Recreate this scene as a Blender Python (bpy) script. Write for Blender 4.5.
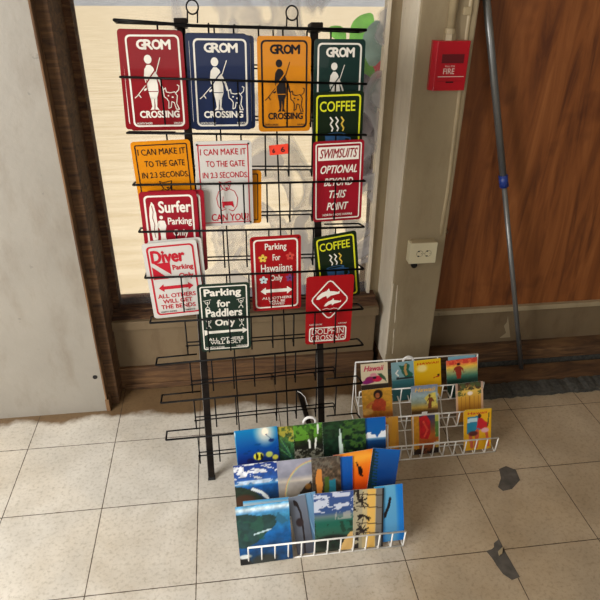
import bpy, bmesh, math, random
import numpy as np
from mathutils import Vector, Matrix
random.seed(7)
sc = bpy.context.scene
for o in list(bpy.data.objects): bpy.data.objects.remove(o)

# ------------------------------------------------------------------ camera
F_PX, PITCH, ROLL, YAW = 590.0, .5175, .0116, .137
TILE = .3048
CAM = Vector((1.4525*TILE, -4.54*TILE, 5.0*TILE))
cy, sy = math.cos(YAW), math.sin(YAW)
FW = Vector((sy*math.cos(PITCH), cy*math.cos(PITCH), -math.sin(PITCH)))
_r = Vector((cy, -sy, 0)); _u = _r.cross(FW)
RT = _r*math.cos(ROLL) + _u*math.sin(ROLL)
UP = -_r*math.sin(ROLL) + _u*math.cos(ROLL)
cam = bpy.data.objects.new('camera', bpy.data.cameras.new('camera'))
sc.collection.objects.link(cam)
cam.data.sensor_fit = 'HORIZONTAL'; cam.data.sensor_width = 36
cam.data.lens = 36*F_PX/600
cam.data.clip_start = .02
M3 = Matrix((RT, UP, -FW)).transposed()
cam.matrix_world = Matrix.Translation(CAM) @ M3.to_4x4()
sc.camera = cam

# ------------------------------------------------------------------ world, sun, daylight, exposure
w = bpy.data.worlds.new('world'); sc.world = w; w.use_nodes = True
nt = w.node_tree
bg = nt.nodes['Background']
sky = nt.nodes.new('ShaderNodeTexSky'); sky.sky_type = 'HOSEK_WILKIE'
sky.sun_direction = (0.7, -.1, .7); sky.turbidity = 4
nt.links.new(sky.outputs[0], bg.inputs[0]); bg.inputs[1].default_value = .45
sun = bpy.data.objects.new('sun', bpy.data.lights.new('sun', 'SUN'))
sun.data.energy = 5.5; sun.data.angle = .02; sun.data.color = (1, .93, .80)
sun.rotation_euler = Vector((1, .02, 1.25)).to_track_quat('Z', 'Y').to_euler()
sc.collection.objects.link(sun)
def area(name, loc, target, sx, sy_, power, col):
    l = bpy.data.lights.new(name, 'AREA'); l.shape = 'RECTANGLE'; l.size = sx; l.size_y = sy_
    l.energy = power; l.color = col
    o = bpy.data.objects.new(name, l); sc.collection.objects.link(o); o.location = loc
    o.rotation_euler = (Vector(loc)-Vector(target)).to_track_quat('Z', 'Y').to_euler()
    return o
area('doorway_daylight', (-1.5, -1.3, 1.25), (.3, -.25, .0), 1.2, 1.8, 92, (1, .985, .96))
area('room_daylight', (.6, -3.4, 1.9), (.7, -.2, .1), 2.0, 1.0, 22, (1, .95, .88))
sc.view_settings.view_transform = 'Standard'; sc.view_settings.look = 'None'
sc.view_settings.exposure = 0.0; sc.view_settings.gamma = 1.0
sc.view_settings.use_curve_mapping = False

# ------------------------------------------------------------------ helpers
def ray(x, y): return FW + RT*((x-300)/F_PX) - UP*((y-300)/F_PX)
def fz(x, y, z=0.0): d = ray(x, y); return CAM + d*((z-CAM.z)/d.z)
def fy(x, y, Y): d = ray(x, y); return CAM + d*((Y-CAM.y)/d.y)
def fpl(x, y, P, n): d = ray(x, y); return CAM + d*((P-CAM).dot(n)/d.dot(n))

def lin(c):
    c = [v/255 for v in c[:3]]
    return tuple(v/12.92 if v <= .04045 else ((v+.055)/1.055)**2.4 for v in c)

MATS = {}
def mat(name, col, rough=.5, metal=0.0, noise=0.0, nscale=8.0, bump=0.0, coat=0.0, spec=.5):
    if name in MATS: return MATS[name]
    m = bpy.data.materials.new(name); m.use_nodes = True; t = m.node_tree
    b = t.nodes['Principled BSDF']
    b.inputs['Roughness'].default_value = rough; b.inputs['Metallic'].default_value = metal
    b.inputs['Coat Weight'].default_value = coat; b.inputs['Specular IOR Level'].default_value = .2 if name.startswith(('sign_', 'print_')) else (.12 if name.startswith('black_') else spec)
    c = lin(col)
    tc = t.nodes.new('ShaderNodeTexCoord'); nz = t.nodes.new('ShaderNodeTexNoise')
    nz.inputs['Scale'].default_value = nscale; nz.inputs['Detail'].default_value = 6
    t.links.new(tc.outputs['Object'], nz.inputs['Vector'])
    cr = t.nodes.new('ShaderNodeValToRGB')
    cr.color_ramp.elements[0].position = .3; cr.color_ramp.elements[1].position = .7
    cr.color_ramp.elements[0].color = (*[v*(1-noise) for v in c], 1)
    cr.color_ramp.elements[1].color = (*[min(1, v*(1+noise*.6)) for v in c], 1)
    t.links.new(nz.outputs['Fac'], cr.inputs['Fac']); t.links.new(cr.outputs[0], b.inputs['Base Color'])
    if bump:
        bp = t.nodes.new('ShaderNodeBump'); bp.inputs['Strength'].default_value = bump
        bp.inputs['Distance'].default_value = .004
        t.links.new(nz.outputs['Fac'], bp.inputs['Height']); t.links.new(bp.outputs[0], b.inputs['Normal'])
    MATS[name] = m; return m

class MB:
    def __init__(s): s.v = []; s.f = []; s.mi = []; s.m = []
    def mat(s, m):
        if m not in s.m: s.m.append(m)
        return s.m.index(m)
    def add(s, vs, fs, m):
        k = len(s.v); i = s.mat(m)
        s.v += [Vector(p) for p in vs]
        for f in fs: s.f.append([k+j for j in f]); s.mi.append(i)
    def box(s, a, b, m):
        x0, y0, z0 = a; x1, y1, z1 = b
        s.obox([(x0, y0, z0), (x1, y0, z0), (x1, y1, z0), (x0, y1, z0), (x0, y0, z1), (x1, y0, z1), (x1, y1, z1), (x0, y1, z1)], m)
    def obox(s, p, m): s.add(p, [(0, 3, 2, 1), (4, 5, 6, 7), (0, 1, 5, 4), (1, 2, 6, 5), (2, 3, 7, 6), (3, 0, 4, 7)], m)
    def bar(s, a, b, ex, ey, wx, wy, m):
        a = Vector(a); b = Vector(b); q = []
        for p in (a, b):
            for sx, sy2 in ((-1, -1), (1, -1), (1, 1), (-1, 1)): q.append(p+ex*(sx*wx/2)+ey*(sy2*wy/2))
        s.obox(q, m)
    def tube(s, pts, r, m, n=7, closed=False):
        pts = [Vector(p) for p in pts]; k0 = len(s.v); vs = []; fs = []; L = len(pts)
        prev = None
        for i, p in enumerate(pts):
            if closed: d = pts[(i+1) % L]-pts[i-1]
            else: d = pts[min(i+1, L-1)]-pts[max(i-1, 0)]
            d.normalize()
            if prev is None:
                a = Vector((0, 0, 1)) if abs(d.z) < .9 else Vector((1, 0, 0))
                u = d.cross(a).normalized()
            else: u = (prev-d*prev.dot(d)).normalized()
            prev = u; v = d.cross(u)
            rr = r[i] if isinstance(r, (list, tuple)) else r
            for j in range(n):
                t = 2*math.pi*j/n; vs.append(p+u*(rr*math.cos(t))+v*(rr*math.sin(t)))
        for i in range(L if closed else L-1):
            a, b = i*n, ((i+1) % L)*n
            for j in range(n): fs.append((a+j, a+(j+1) % n, b+(j+1) % n, b+j))
        if not closed:
            fs.append(tuple(range(n))[::-1]); fs.append(tuple((L-1)*n+j for j in range(n)))
        s.add(vs, fs, m)
    def build(s, name, parent=None, smooth=False, bevel=0):
        me = bpy.data.meshes.new(name)
        off = parent_loc(parent)
        me.from_pydata([v-off for v in s.v], [], s.f)
        for m in s.m: me.materials.append(m)
        me.polygons.foreach_set('material_index', s.mi)
        if smooth: me.polygons.foreach_set('use_smooth', [True]*len(s.f))
        bm = bmesh.new(); bm.from_mesh(me); bmesh.ops.recalc_face_normals(bm, faces=bm.faces); bm.to_mesh(me); bm.free()
        o = bpy.data.objects.new(name, me); sc.collection.objects.link(o)
        if parent: o.parent = parent
        if bevel:
            b = o.modifiers.new('bevel', 'BEVEL'); b.width = bevel; b.segments = 2; b.limit_method = 'ANGLE'
        return o
def parent_loc(p):
    v = Vector((0, 0, 0))
    while p is not None: v += p.location; p = p.parent
    return v
def empty(name, loc, label, cat, group=None):
    o = bpy.data.objects.new(name, None); sc.collection.objects.link(o); o.location = loc
    o.empty_display_size = .05
    return tag(o, label, cat, group)
def tag(o, label, cat, group=None):
    o['label'] = label; o['category'] = cat
    if group: o['group'] = group
    return o
def struct(mb, name, bevel=0):
    o = mb.build(name, bevel=bevel); o['kind'] = 'structure'; return o
def copy_tree(o, parent=None):
    c = o.copy(); sc.collection.objects.link(c)
    if parent: c.parent = parent
    for ch in o.children: copy_tree(ch, c)
    return c

def glyphs(txt, bold=0.0, shear=0.0):
    cu = bpy.data.curves.new('lettering', 'FONT'); cu.body = txt; cu.size = 1; cu.offset = bold; cu.shear = shear
    cu.resolution_u = 3; cu.fill_mode = 'FRONT'
    ob = bpy.data.objects.new('lettering', cu)
    sc.collection.objects.link(ob)
    dg = bpy.context.evaluated_depsgraph_get()
    me = bpy.data.meshes.new_from_object(ob.evaluated_get(dg))
    vs = [(v.co.x, v.co.y) for v in me.vertices]; fs = [tuple(p.vertices) for p in me.polygons]
    bpy.data.objects.remove(ob); bpy.data.curves.remove(cu); bpy.data.meshes.remove(me)
    return vs, fs

class Face2D:
    """draws flat print on a rectangle: origin bottom-left P, axes ux, uz, outward normal n; x,y given 0..1"""
    def __init__(s, P, ux, uz, n, W, H, lift=.0006):
        s.P, s.ux, s.uz, s.n, s.W, s.H, s.lift = P, ux, uz, n, W, H, lift
    def pt(s, x, y, k=0): return s.P+s.ux*(x*s.W)+s.uz*(y*s.H)+s.n*(s.lift+k*.00025)
    def poly(s, mb, pts, m, k=0):
        mb.add([s.pt(x, y, k) for x, y in pts], [tuple(range(len(pts)))], m)
    def line(s, mb, pts, t, m, k=0):           # t in units of W
        for (x0, y0), (x1, y1) in zip(pts[:-1], pts[1:]):
            a = Vector((x0*s.W, y0*s.H)); b = Vector((x1*s.W, y1*s.H)); d = b-a
            if d.length < 1e-9: continue
            d.normalize(); n = Vector((-d.y, d.x))*(t*s.W/2); e = d*(t*s.W*.25); a = a-e; b = b+e
            q = [a-n, b-n, b+n, a+n]
            s.poly(mb, [(p.x/s.W, p.y/s.H) for p in q], m, k)
    def ell(s, mb, cx, cy_, rx, ry, m, k=0, n=18, rot=0):   # rx, ry in units of W
        pts = []
        for i in range(n):
            t = 2*math.pi*i/n; a, b = rx*math.cos(t), ry*math.sin(t)
            pts.append((cx+(a*math.cos(rot)-b*math.sin(rot)), cy_+(a*math.sin(rot)+b*math.cos(rot))*s.W/s.H))
        s.poly(mb, pts, m, k)
    def text(s, mb, txt, cx, cy_, w, h, m, bold=0.0, shear=0.0, k=0, bounce=0.0):
        vs, fs = glyphs(txt, 0, shear)
        if not vs: return
        xs = [v[0] for v in vs]; ys = [v[1] for v in vs]
        x0, x1, y0, y1 = min(xs), max(xs), min(ys), max(ys)
        e = bold*1.25*h*s.H                       # metres of thickening each way
        ex_, ey_ = e/s.W, e/s.H
        offs = [(0, 0)] if bold < .004 else [(0, 0), (-ex_, 0), (ex_, 0), (0, ey_), (0, -ey_), (-ex_*.7, ey_*.7), (ex_*.7, -ey_*.7)]
        for q, (ox, oy) in enumerate(offs):
            P = []
            for x, y in vs:
                a = (x-x0)/(x1-x0); b = (y-y0)/(y1-y0)-.5
                P.append(s.pt(cx+(a-.5)*w+ox, cy_+b*h+bounce*h*math.sin(a*len(txt)*2.1)+oy, k+q*.12))
            mb.add(P, fs, m)
    def ring(s, mb, inset, t, rad, m, k=0, box=None):
        x0, y0, x1, y1 = box if box else (0, 0, 1, 1)
        o = rrect(x0*s.W+inset, y0*s.H+inset, x1*s.W-inset, y1*s.H-inset, rad)
        i = rrect(x0*s.W+inset+t, y0*s.H+inset+t, x1*s.W-inset-t, y1*s.H-inset-t, max(.0005, rad-t*.6))
        n = len(o); vs = [s.pt(x/s.W, y/s.H, k) for x, y in o+i]
        mb.add(vs, [(j, (j+1) % n, n+(j+1) % n, n+j) for j in range(n)], m)
def rrect(x0, y0, x1, y1, r, n=5):
    pts = []
    for cx, cy_, a0 in ((x1-r, y1-r, 0), (x0+r, y1-r, 90), (x0+r, y0+r, 180), (x1-r, y0+r, 270)):
        for j in range(n):
            a = math.radians(a0+90*j/(n-1)); pts.append((cx+r*math.cos(a), cy_+r*math.sin(a)))
    return pts

# ------------------------------------------------------------------ setting materials
def nodes(name):
    m = bpy.data.materials.new(name); m.use_nodes = True
    return m, m.node_tree, m.node_tree.nodes['Principled BSDF']
def N(t, kind, **kw):
    n = t.nodes.new('ShaderNode'+kind)
    for k, v in kw.items():
        if k.startswith('i_'):
            key = k[2:]; key = int(key) if key.isdigit() else key
            n.inputs[key].default_value = v
        else: setattr(n, k, v)
    return n
def ramp(t, src, stops):
    r = t.nodes.new('ShaderNodeValToRGB'); e = r.color_ramp.elements
    while len(e) > 1: e.remove(e[-1])
    e[0].position, e[0].color = stops[0][0], (*stops[0][1], 1)
    for p, c in stops[1:]:
        q = e.new(p); q.color = (*c, 1)
    t.links.new(src, r.inputs['Fac']); return r.outputs[0]
def mix(t, fac, a, b, blend='MIX'):
    m = t.nodes.new('ShaderNodeMix'); m.data_type = 'RGBA'; m.blend_type = blend
    for sock, v in ((m.inputs[0], fac), (m.inputs[6], a), (m.inputs[7], b)):
        if hasattr(v, 'links'): t.links.new(v, sock)
        elif isinstance(v, tuple): sock.default_value = (*v[:3], 1)
        else: sock.default_value = v
    return m.outputs[2]
def mth(t, op, a, b=None, c=None):
    n = t.nodes.new('ShaderNodeMath'); n.operation = op
    for i, v in enumerate((a, b, c)):
        if v is None: continue
        if hasattr(v, 'links'): t.links.new(v, n.inputs[i])
        else: n.inputs[i].default_value = v
    return n.outputs[0]
def noise(t, vec, scale, detail=5, rough=.55, dist=0):
    n = N(t, 'TexNoise'); n.inputs['Scale'].default_value = scale; n.inputs['Detail'].default_value = detail
    n.inputs['Roughness'].default_value = rough; n.inputs['Distortion'].default_value = dist
    t.links.new(vec, n.inputs['Vector']); return n.outputs['Fac']
def mapping(t, vec, scale):
    n = N(t, 'Mapping'); n.inputs['Scale'].default_value = scale; t.links.new(vec, n.inputs[0]); return n.outputs[0]

# floor tiles
m_floor, t, b = nodes('floor_tiles')
tc = N(t, 'TexCoord').outputs['Object']; sp = N(t, 'SeparateXYZ'); t.links.new(tc, sp.inputs[0])
X, Y = sp.outputs[0], sp.outputs[1]
def seam(v):
    f = mth(t, 'FRACT', mth(t, 'ADD', mth(t, 'DIVIDE', v, TILE), 100.5))
    return mth(t, 'ABSOLUTE', mth(t, 'SUBTRACT', f, .5))
wob = mth(t, 'MULTIPLY', mth(t, 'SUBTRACT', noise(t, tc, 40, 3), .5), .006)
seamd = mth(t, 'ADD', mth(t, 'MINIMUM', seam(X), seam(Y)), wob)
seamf = mth(t, 'LESS_THAN', seamd, .0045)
c = ramp(t, noise(t, tc, 6, 6), [(.3, lin((198, 192, 181))), (.7, lin((224, 218, 207)))])
c = mix(t, 1.0, c, ramp(t, noise(t, tc, 90, 4, .7), [(.3, (.72, .70, .66)), (.5, (1, 1, 1)), (.75, (1, 1, 1))]), 'MULTIPLY')
vor = N(t, 'TexVoronoi'); vor.inputs['Scale'].default_value = 14; t.links.new(tc, vor.inputs['Vector'])
spots = ramp(t, mth(t, 'ADD', vor.outputs['Distance'], mth(t, 'MULTIPLY', noise(t, tc, 9), .9)), [(.36, (.55, .42, .26)), (.44, (1, 1, 1))])
c = mix(t, .4, c, spots, 'MULTIPLY')
broad = ramp(t, noise(t, tc, 2.2, 5, .6), [(.42, (1, 1, 1)), (.68, (.72, .60, .42))])
c = mix(t, .4, c, broad, 'MULTIPLY')
# worn brown grime under the wall; rightwards it also paints in light falloff
gr = mth(t, 'ADD', X, mth(t, 'MULTIPLY', mth(t, 'SUBTRACT', noise(t, tc, 4, 5), .5), .7))
c = mix(t, ramp(t, gr, [(.55, (0, 0, 0)), (1.0, (.9, .9, .9))]), c, mix(t, 1.0, c, (.62, .51, .37), 'MULTIPLY'))
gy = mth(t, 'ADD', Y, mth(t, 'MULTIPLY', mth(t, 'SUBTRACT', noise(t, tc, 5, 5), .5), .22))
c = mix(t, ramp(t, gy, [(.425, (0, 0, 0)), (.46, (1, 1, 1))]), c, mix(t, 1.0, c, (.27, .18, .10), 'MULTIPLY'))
c = mix(t, seamf, c, lin((70, 55, 40)))
t.links.new(c, b.inputs['Base Color']); b.inputs['Roughness'].default_value = .45
bp = N(t, 'Bump'); bp.inputs['Strength'].default_value = .25; bp.inputs['Distance'].default_value = .002
t.links.new(mth(t, 'SUBTRACT', noise(t, tc, 60, 4), mth(t, 'MULTIPLY', seamf, 2)), bp.inputs['Height']); t.links.new(bp.outputs[0], b.inputs['Normal'])

def painted(name, col, dirt=(.45, .33, .2), amt=.6, scale=5, rough=.5):
    m, t, b = nodes(name); tc = N(t, 'TexCoord').outputs['Object']
    l = lin(col)
    c = ramp(t, noise(t, tc, scale, 6), [(.3, tuple(v*.88 for v in l)), (.7, l)])
    st = ramp(t, noise(t, mapping(t, tc, (1, 1, .35)), scale*2.2, 7, .65), [(.50, (1, 1, 1)), (.75, dirt)])
    c = mix(t, amt, c, st, 'MULTIPLY')
    ch = ramp(t, noise(t, tc, 26, 4, .6), [(.70, (0, 0, 0)), (.73, (1, 1, 1))])
    c = mix(t, mth(t, 'MULTIPLY', ch, .5), c, tuple(v*.45 for v in l))
    t.links.new(c, b.inputs['Base Color']); b.inputs['Roughness'].default_value = rough
    bp = N(t, 'Bump'); bp.inputs['Strength'].default_value = .35; bp.inputs['Distance'].default_value = .004
    t.links.new(noise(t, tc, 30, 6), bp.inputs['Height']); t.links.new(bp.outputs[0], b.inputs['Normal'])
    return m
def wood(name, cols, scale=(1, 1, 1), grain=14, rough=.55):
    m, t, b = nodes(name); tc = N(t, 'TexCoord').outputs['Object']; v = mapping(t, tc, scale)
    wv = noise(t, v, grain, 6, .6, 1.2)
    c = ramp(t, wv, [(.30, lin(cols[0])), (.5, lin(cols[1])), (.72, lin(cols[2]))])
    kn = ramp(t, noise(t, tc, 5, 3), [(.62, (1, 1, 1)), (.74, (.45, .35, .28))])
    c = mix(t, .7, c, kn, 'MULTIPLY')
    t.links.new(c, b.inputs['Base Color']); b.inputs['Roughness'].default_value = rough
    bp = N(t, 'Bump'); bp.inputs['Strength'].default_value = .3; bp.inputs['Distance'].default_value = .003
    t.links.new(wv, bp.inputs['Height']); t.links.new(bp.outputs[0], b.inputs['Normal'])
    return m
m_panel = painted('beige_panel_paint_shaded', (116, 97, 70), rough=.7)  # same beige as the pilaster, darkened for dirt and painted-in shade
m_pil = painted('beige_pilaster_paint', (160, 143, 112), amt=.4, rough=.6)
m_trim = painted('pale_trim_and_lit_side_paint', (226, 214, 192), amt=.3)  # pale window strip; on the pilaster side it paints in the light
m_frame = painted('window_frame_paint', (150, 134, 104), amt=.5)
m_brown = wood('dirty_brown_board', [(50, 32, 16), (88, 60, 34), (118, 86, 52)], (1, 4, 9), 5, .8)
m_jamb = wood('brown_jamb_board', [(70, 46, 26), (106, 76, 46), (134, 102, 68)], (9, 9, 1), 4, .8)
m_sill = wood('rotten_sill_wood', [(38, 24, 15), (78, 50, 30), (120, 88, 55)], (1, 5, 6), 9, .95)
m_ply = wood('plywood', [(88, 44, 16), (128, 72, 30), (152, 92, 46)], (6, 6, .6), 3.0)
m_greyb = painted('grey_board_paint', (146, 139, 127), amt=.4)
m_mat = mat('grey_felt', (66, 64, 58), .95, noise=.5, nscale=90, bump=.6)
m_dark = mat('dark_patch', (84, 78, 70), .9, noise=.4, nscale=30, bump=.5)
m_ceil = mat('ceiling_paint', (200, 192, 176), .8)

# ------------------------------------------------------------------ large structure
mb = MB(); mb.add([(-3.2, -4.6, 0), (3.6, -4.6, 0), (3.6, .72, 0), (-3.2, .72, 0)], [(0, 1, 2, 3)], m_floor)
mb.add([(-3.2, -4.6, -.03), (3.6, -4.6, -.03), (3.6, .72, -.03), (-3.2, .72, -.03)], [(0, 3, 2, 1)], m_floor)
struct(mb, 'floor')
mb = MB(); mb.box((-3.4, -4.8, 2.6), (6.0, .80, 2.7), m_ceil); struct(mb, 'ceiling')
WX0, WX1, WZ0, WY = .012, 1.012, .335, .72         # window opening, glass plane
mb = MB()   # wall under the window
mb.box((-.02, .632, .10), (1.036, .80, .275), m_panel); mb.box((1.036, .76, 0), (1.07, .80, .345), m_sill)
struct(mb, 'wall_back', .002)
mb = MB(); mb.box((-.02, .617, 0), (1.036, .80, .10), m_brown)
mb.box((.0, .607, 0), (.6, .617, .025), m_brown); struct(mb, 'baseboard_back', .003)
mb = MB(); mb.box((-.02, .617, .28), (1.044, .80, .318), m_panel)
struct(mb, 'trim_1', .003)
mb = MB()   # rough sill behind the ledge
mb.obox([(-.02, .635, .315), (1.044, .635, .315), (1.044, .80, .315), (-.02, .80, .315),
         (-.02, .635, .322), (1.044, .635, .322), (1.044, .80, .345), (-.02, .80, .345)], m_sill)
mb.box((-.02, .685, .318), (1.044, .70, .337), m_sill)
struct(mb, 'trim_2', .002)
# window frame and pane
mb = MB()
mb.box((-.04, .70, .31), (WX0, .76, 2.6), m_sill)          # left stile
mb.box((WX1, .715, .30), (WX1+.012, .76, 2.6), m_trim)
mb.box((WX1+.016, .735, .30), (1.07, .78, 2.6), m_frame)
mb.box((WX1+.010, .745, .30), (WX1+.018, .78, 2.6), m_sill)
mb.box((WX0, .70, .318), (WX1, .76, WZ0), m_sill)
mb.box((WX0, .70, 2.45), (WX1, .76, 2.6), m_frame)
for p in ((.995, .30), (.985, .315), (.97, .30)):
    pass
wf = struct(mb, 'window_1', .001)
m_glass, t, b = nodes('dusty_hazed_window_glass')
tc = N(t, 'TexCoord').outputs['Object']
out = t.nodes['Material Output']
tr = N(t, 'BsdfTransparent'); gl = N(t, 'BsdfGlossy'); gl.inputs['Roughness'].default_value = .05
df = N(t, 'BsdfDiffuse'); df.inputs['Color'].default_value = (*lin((178, 176, 178)), 1)
sp = N(t, 'SeparateXYZ'); t.links.new(tc, sp.inputs[0])
# dust film plus painted plastic reflections, heavier in swirls and towards the right-hand edge
n1 = noise(t, mapping(t, tc, (1, 1, .7)), 4.2, 2, .4, 1.6)
f1 = ramp(t, n1, [(.46, (0, 0, 0)), (.50, (.5, .5, .5)), (.60, (.25, .25, .25)), (.64, (.6, .6, .6))])
edge = ramp(t, mth(t, 'ADD', sp.outputs[0], mth(t, 'MULTIPLY', mth(t, 'SUBTRACT', n1, .5), .6)), [(.30, (0, 0, 0)), (.42, (.55, .55, .55)), (.8, (.75, .75, .75)), (.92, (1, 1, 1))])
fac = mth(t, 'ADD', .10, mth(t, 'MULTIPLY', f1, edge))
mx = N(t, 'MixShader'); t.links.new(fac, mx.inputs[0]); t.links.new(tr.outputs[0], mx.inputs[1]); t.links.new(df.outputs[0], mx.inputs[2])
fr = N(t, 'Fresnel'); fr.inputs[0].default_value = 1.45
m2 = N(t, 'MixShader'); t.links.new(mth(t, 'MULTIPLY', fr.outputs[0], .6), m2.inputs[0])
t.links.new(mx.outputs[0], m2.inputs[1]); t.links.new(gl.outputs[0], m2.inputs[2]); t.links.new(m2.outputs[0], out.inputs[0])
mb = MB(); mb.box((WX0-.003, .728, WZ0-.004), (WX1+.003, .732, 2.46), m_glass)
p = mb.build('window_pane', wf)

# left jamb: grey board, brown edge board, dark return
mb = MB(); mb.box((-2.4, .488, .0), (-.052, .80, 2.6), m_greyb); o = struct(mb, 'wall_left')
mb = MB(); mb.cyl = None
mb.box((-.053, .484, .055), (-.046, .528, 2.6), m_jamb); mb.box((-.055, .481, 0), (-.040, .532, .055), m_jamb)
mb.box((-.052, .528, 0), (-.012, .71, 2.6), m_brown)
struct(mb, 'trim_3', .002)
ph = fy(95, 377, .488)  # hole in the board, shown by a dark disc
mb = MB(); mb.tube([ph+Vector((0, -.002, 0)), ph+Vector((0, .004, 0))], .0085, mat('hole_black', (18, 14, 12), .9), 14)
tag(mb.build('board_hole_disc'), 'round dark bolt disc low on the grey board at the left edge', 'hole')

# pilaster
PX0, PX1, PY = 1.070, 1.258, .556
mb = MB(); mb.box((PX0, PY, .085), (PX1, .80, 2.6), m_pil); struct(mb, 'wall_pilaster', .006)
mb = MB(); mb.box((PX0-.004, PY+.004, .085), (PX0+.002, .80, 2.6), m_trim); struct(mb, 'pilaster_lit_side', .001)  # pilaster's left face, light from the left put into its pale colour
# peeling paint drips down the pilaster corner
mb = MB(); rr = random.Random(3)
for k in range(6):
    x = PX0+.002+k*.006; z1 = .47-rr.random()*.05; pts = []; dx = 0
    for j in range(14):
        dx += rr.uniform(-.0016, .0014); pts.append((max(PX0, x+dx), PY+.0006, z1+(.13-z1)*j/13))
    mb.tube(pts, [.0014+.0012*abs(math.sin(j*.9+k)) for j in range(14)], m_pil if k % 3 else m_trim, 6)
struct(mb, 'trim_5')
# right wall: plywood over beige panel over brown curb
mb = MB(); mb.box((1.25, .66, .268), (2.9, .74, 2.6), m_ply); struct(mb, 'wall_right')
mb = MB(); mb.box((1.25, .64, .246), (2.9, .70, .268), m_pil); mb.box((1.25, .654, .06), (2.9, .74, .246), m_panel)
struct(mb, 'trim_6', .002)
mb = MB(); mb.box((1.062, .575, .035), (2.9, .74, .085), m_brown); struct(mb, 'baseboard_right', .004)
mb = MB(); mb.box((1.06, .585, 0), (2.9, .73, .035), m_mat); struct(mb, 'trim_7')
mb = MB(); mb.box((1.30, .455, 0), (2.4, .565, .018), m_brown)
tag(mb.build('floor_plank', bevel=.003), 'flat brown plank lying on the floor under the plywood wall', 'plank')
mb = MB(); rr = random.Random(5)
xs = np.linspace(1.34, 2.3, 60); fr_ = []; 
for i, x in enumerate(xs):
    a = .375+rr.uniform(-.004, .004); h = .022+rr.uniform(-.004, .005)
    fr_.append([(x, a, 0), (x, a, h*.7), (x, a+.03, h), (x, .445, h), (x, .448, 0)])
vs = [p for q in fr_ for p in q]; fs = []
for i in range(59):
    for j in range(5): fs.append((i*5+j, i*5+(j+1) % 5, (i+1)*5+(j+1) % 5, (i+1)*5+j))
mb.add(vs, fs, m_mat)
tag(mb.build('felt_strip'), 'rolled grey felt strip on the floor in front of the brown plank', 'felt strip')

# wall patch of paler paint at the far right
mb = MB(); q = [(508, 316), (508, 348), (494, 349), (501, 345), (499, 340), (506, 333), (504, 326), (507, 322)]
pts = [fy(x, y, .653) for x, y in q]; pts2 = [fy(x, y, .653) for x, y in [(508, 316), (530, 316), (530, 346), (508, 348)]]
mb.add([Vector((p.x, .6535, min(.243, max(.104, p.z)))) for p in pts+[]], [tuple(range(len(pts)))], m_pil)
struct(mb, 'trim_8')
# broken dark corner in the floor
mb = MB(); q = [(486, 551), (492, 549), (494, 547), (494, 543), (499, 539), (503, 548), (509, 558), (520, 577), (512, 580), (503, 574), (497, 566), (492, 558)]
mb.add([fz(x, y, .0008) for x, y in q], [tuple(range(len(q)))], m_dark)
q = [(499, 469), (506, 466), (516, 470), (520, 480), (512, 489), (503, 491), (498, 487), (501, 478)]
mb.add([fz(x, y, .0008) for x, y in q], [tuple(range(len(q)))], m_dark)
struct(mb, 'trim_9')
mb = MB(); q = [(498, 552), (503, 547), (502, 554), (499, 556)]
lo = [fz(x, y, .001) for x, y in q]; hi = [p+Vector((0, 0, .004)) for p in lo]
mb.obox(lo+hi, m_pil); tag(mb.build('tile_chip'), 'small pale tile chip in the dark broken floor corner', 'tile chip')

# ------------------------------------------------------------------ outside the window
m_pave, t, b = nodes('sunlit_pavement'); tc = N(t, 'TexCoord').outputs['Object']
c = ramp(t, noise(t, mapping(t, tc, (.5, 3, 1)), 3, 7, .6), [(.35, lin((216, 198, 166))), (.65, lin((236, 222, 196)))])
c = mix(t, .8, c, ramp(t, noise(t, mapping(t, tc, (.7, 5, 1)), 6, 6, .7, .6), [(.66, (1, 1, 1)), (.7, (.84, .76, .66)), (.74, (1, 1, 1))]), 'MULTIPLY')
t.links.new(c, b.inputs['Base Color']); b.inputs['Roughness'].default_value = .9
mb = MB(); mb.box((-30, .80, -.2), (34, 26, -.02), m_pave); o = mb.build('ground_outside'); o['kind'] = 'structure'
m_road = mat('road_grey', (168, 172, 180), .9, noise=.2, nscale=2)
mb = MB(); mb.box((-60, 26, -.2), (60, 90, -.03), m_road); o = mb.build('road_outside'); o['kind'] = 'structure'

def leaf(mb, base, tip, wid, m, normal, cup=.15):
    base = Vector(base); tip = Vector(tip); d = tip-base; L = d.length; d.normalize()
    s_ = d.cross(Vector(normal)).normalized(); n = s_.cross(d).normalized(); K = 8; vs = []; fs = []
    for i in range(K+1):
        a = i/K; ww = wid*math.sin(math.pi*min(1, a*.92+.05))**.8; c0 = base+d*(L*a)-Vector((0, 0, 1))*(.12*L*a*a)
        for sgn in (-1, 0, 1): vs.append(c0+s_*(sgn*ww)+n*(abs(sgn)*cup*ww))
    for i in range(K):
        for j in range(2): fs.append((i*3+j, i*3+j+1, i*3+j+4, i*3+j+3))
    mb.add(vs, fs, m)
mg = mat('leaf_bright_green', (120, 205, 70), .5, noise=.3, nscale=20)
mt = mat('leaf_grey_green', (120, 150, 140), .5, noise=.3, nscale=20)
mr = mat('leaf_red', (190, 60, 70), .5, noise=.3, nscale=20)
mp = mat('leaf_dull_purple', (126, 120, 132), .7, noise=.4, nscale=20)
mst = mat('stem_brown', (110, 96, 80), .8)
pl = empty('ti_plant', (1.12, 1.25, -.02), 'leafy plant with green, grey and red leaves outside the window at right', 'plant')
mb = MB(); mb.tube([(1.12, 1.25, -.02), (1.14, 1.24, .4), (1.12, 1.22, .85), (1.15, 1.2, 1.15)], [.02, .016, .012, .008], mst); mb.build('stem', pl, True)
def P(x, y, Y): return fy(x, y, Y)
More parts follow.
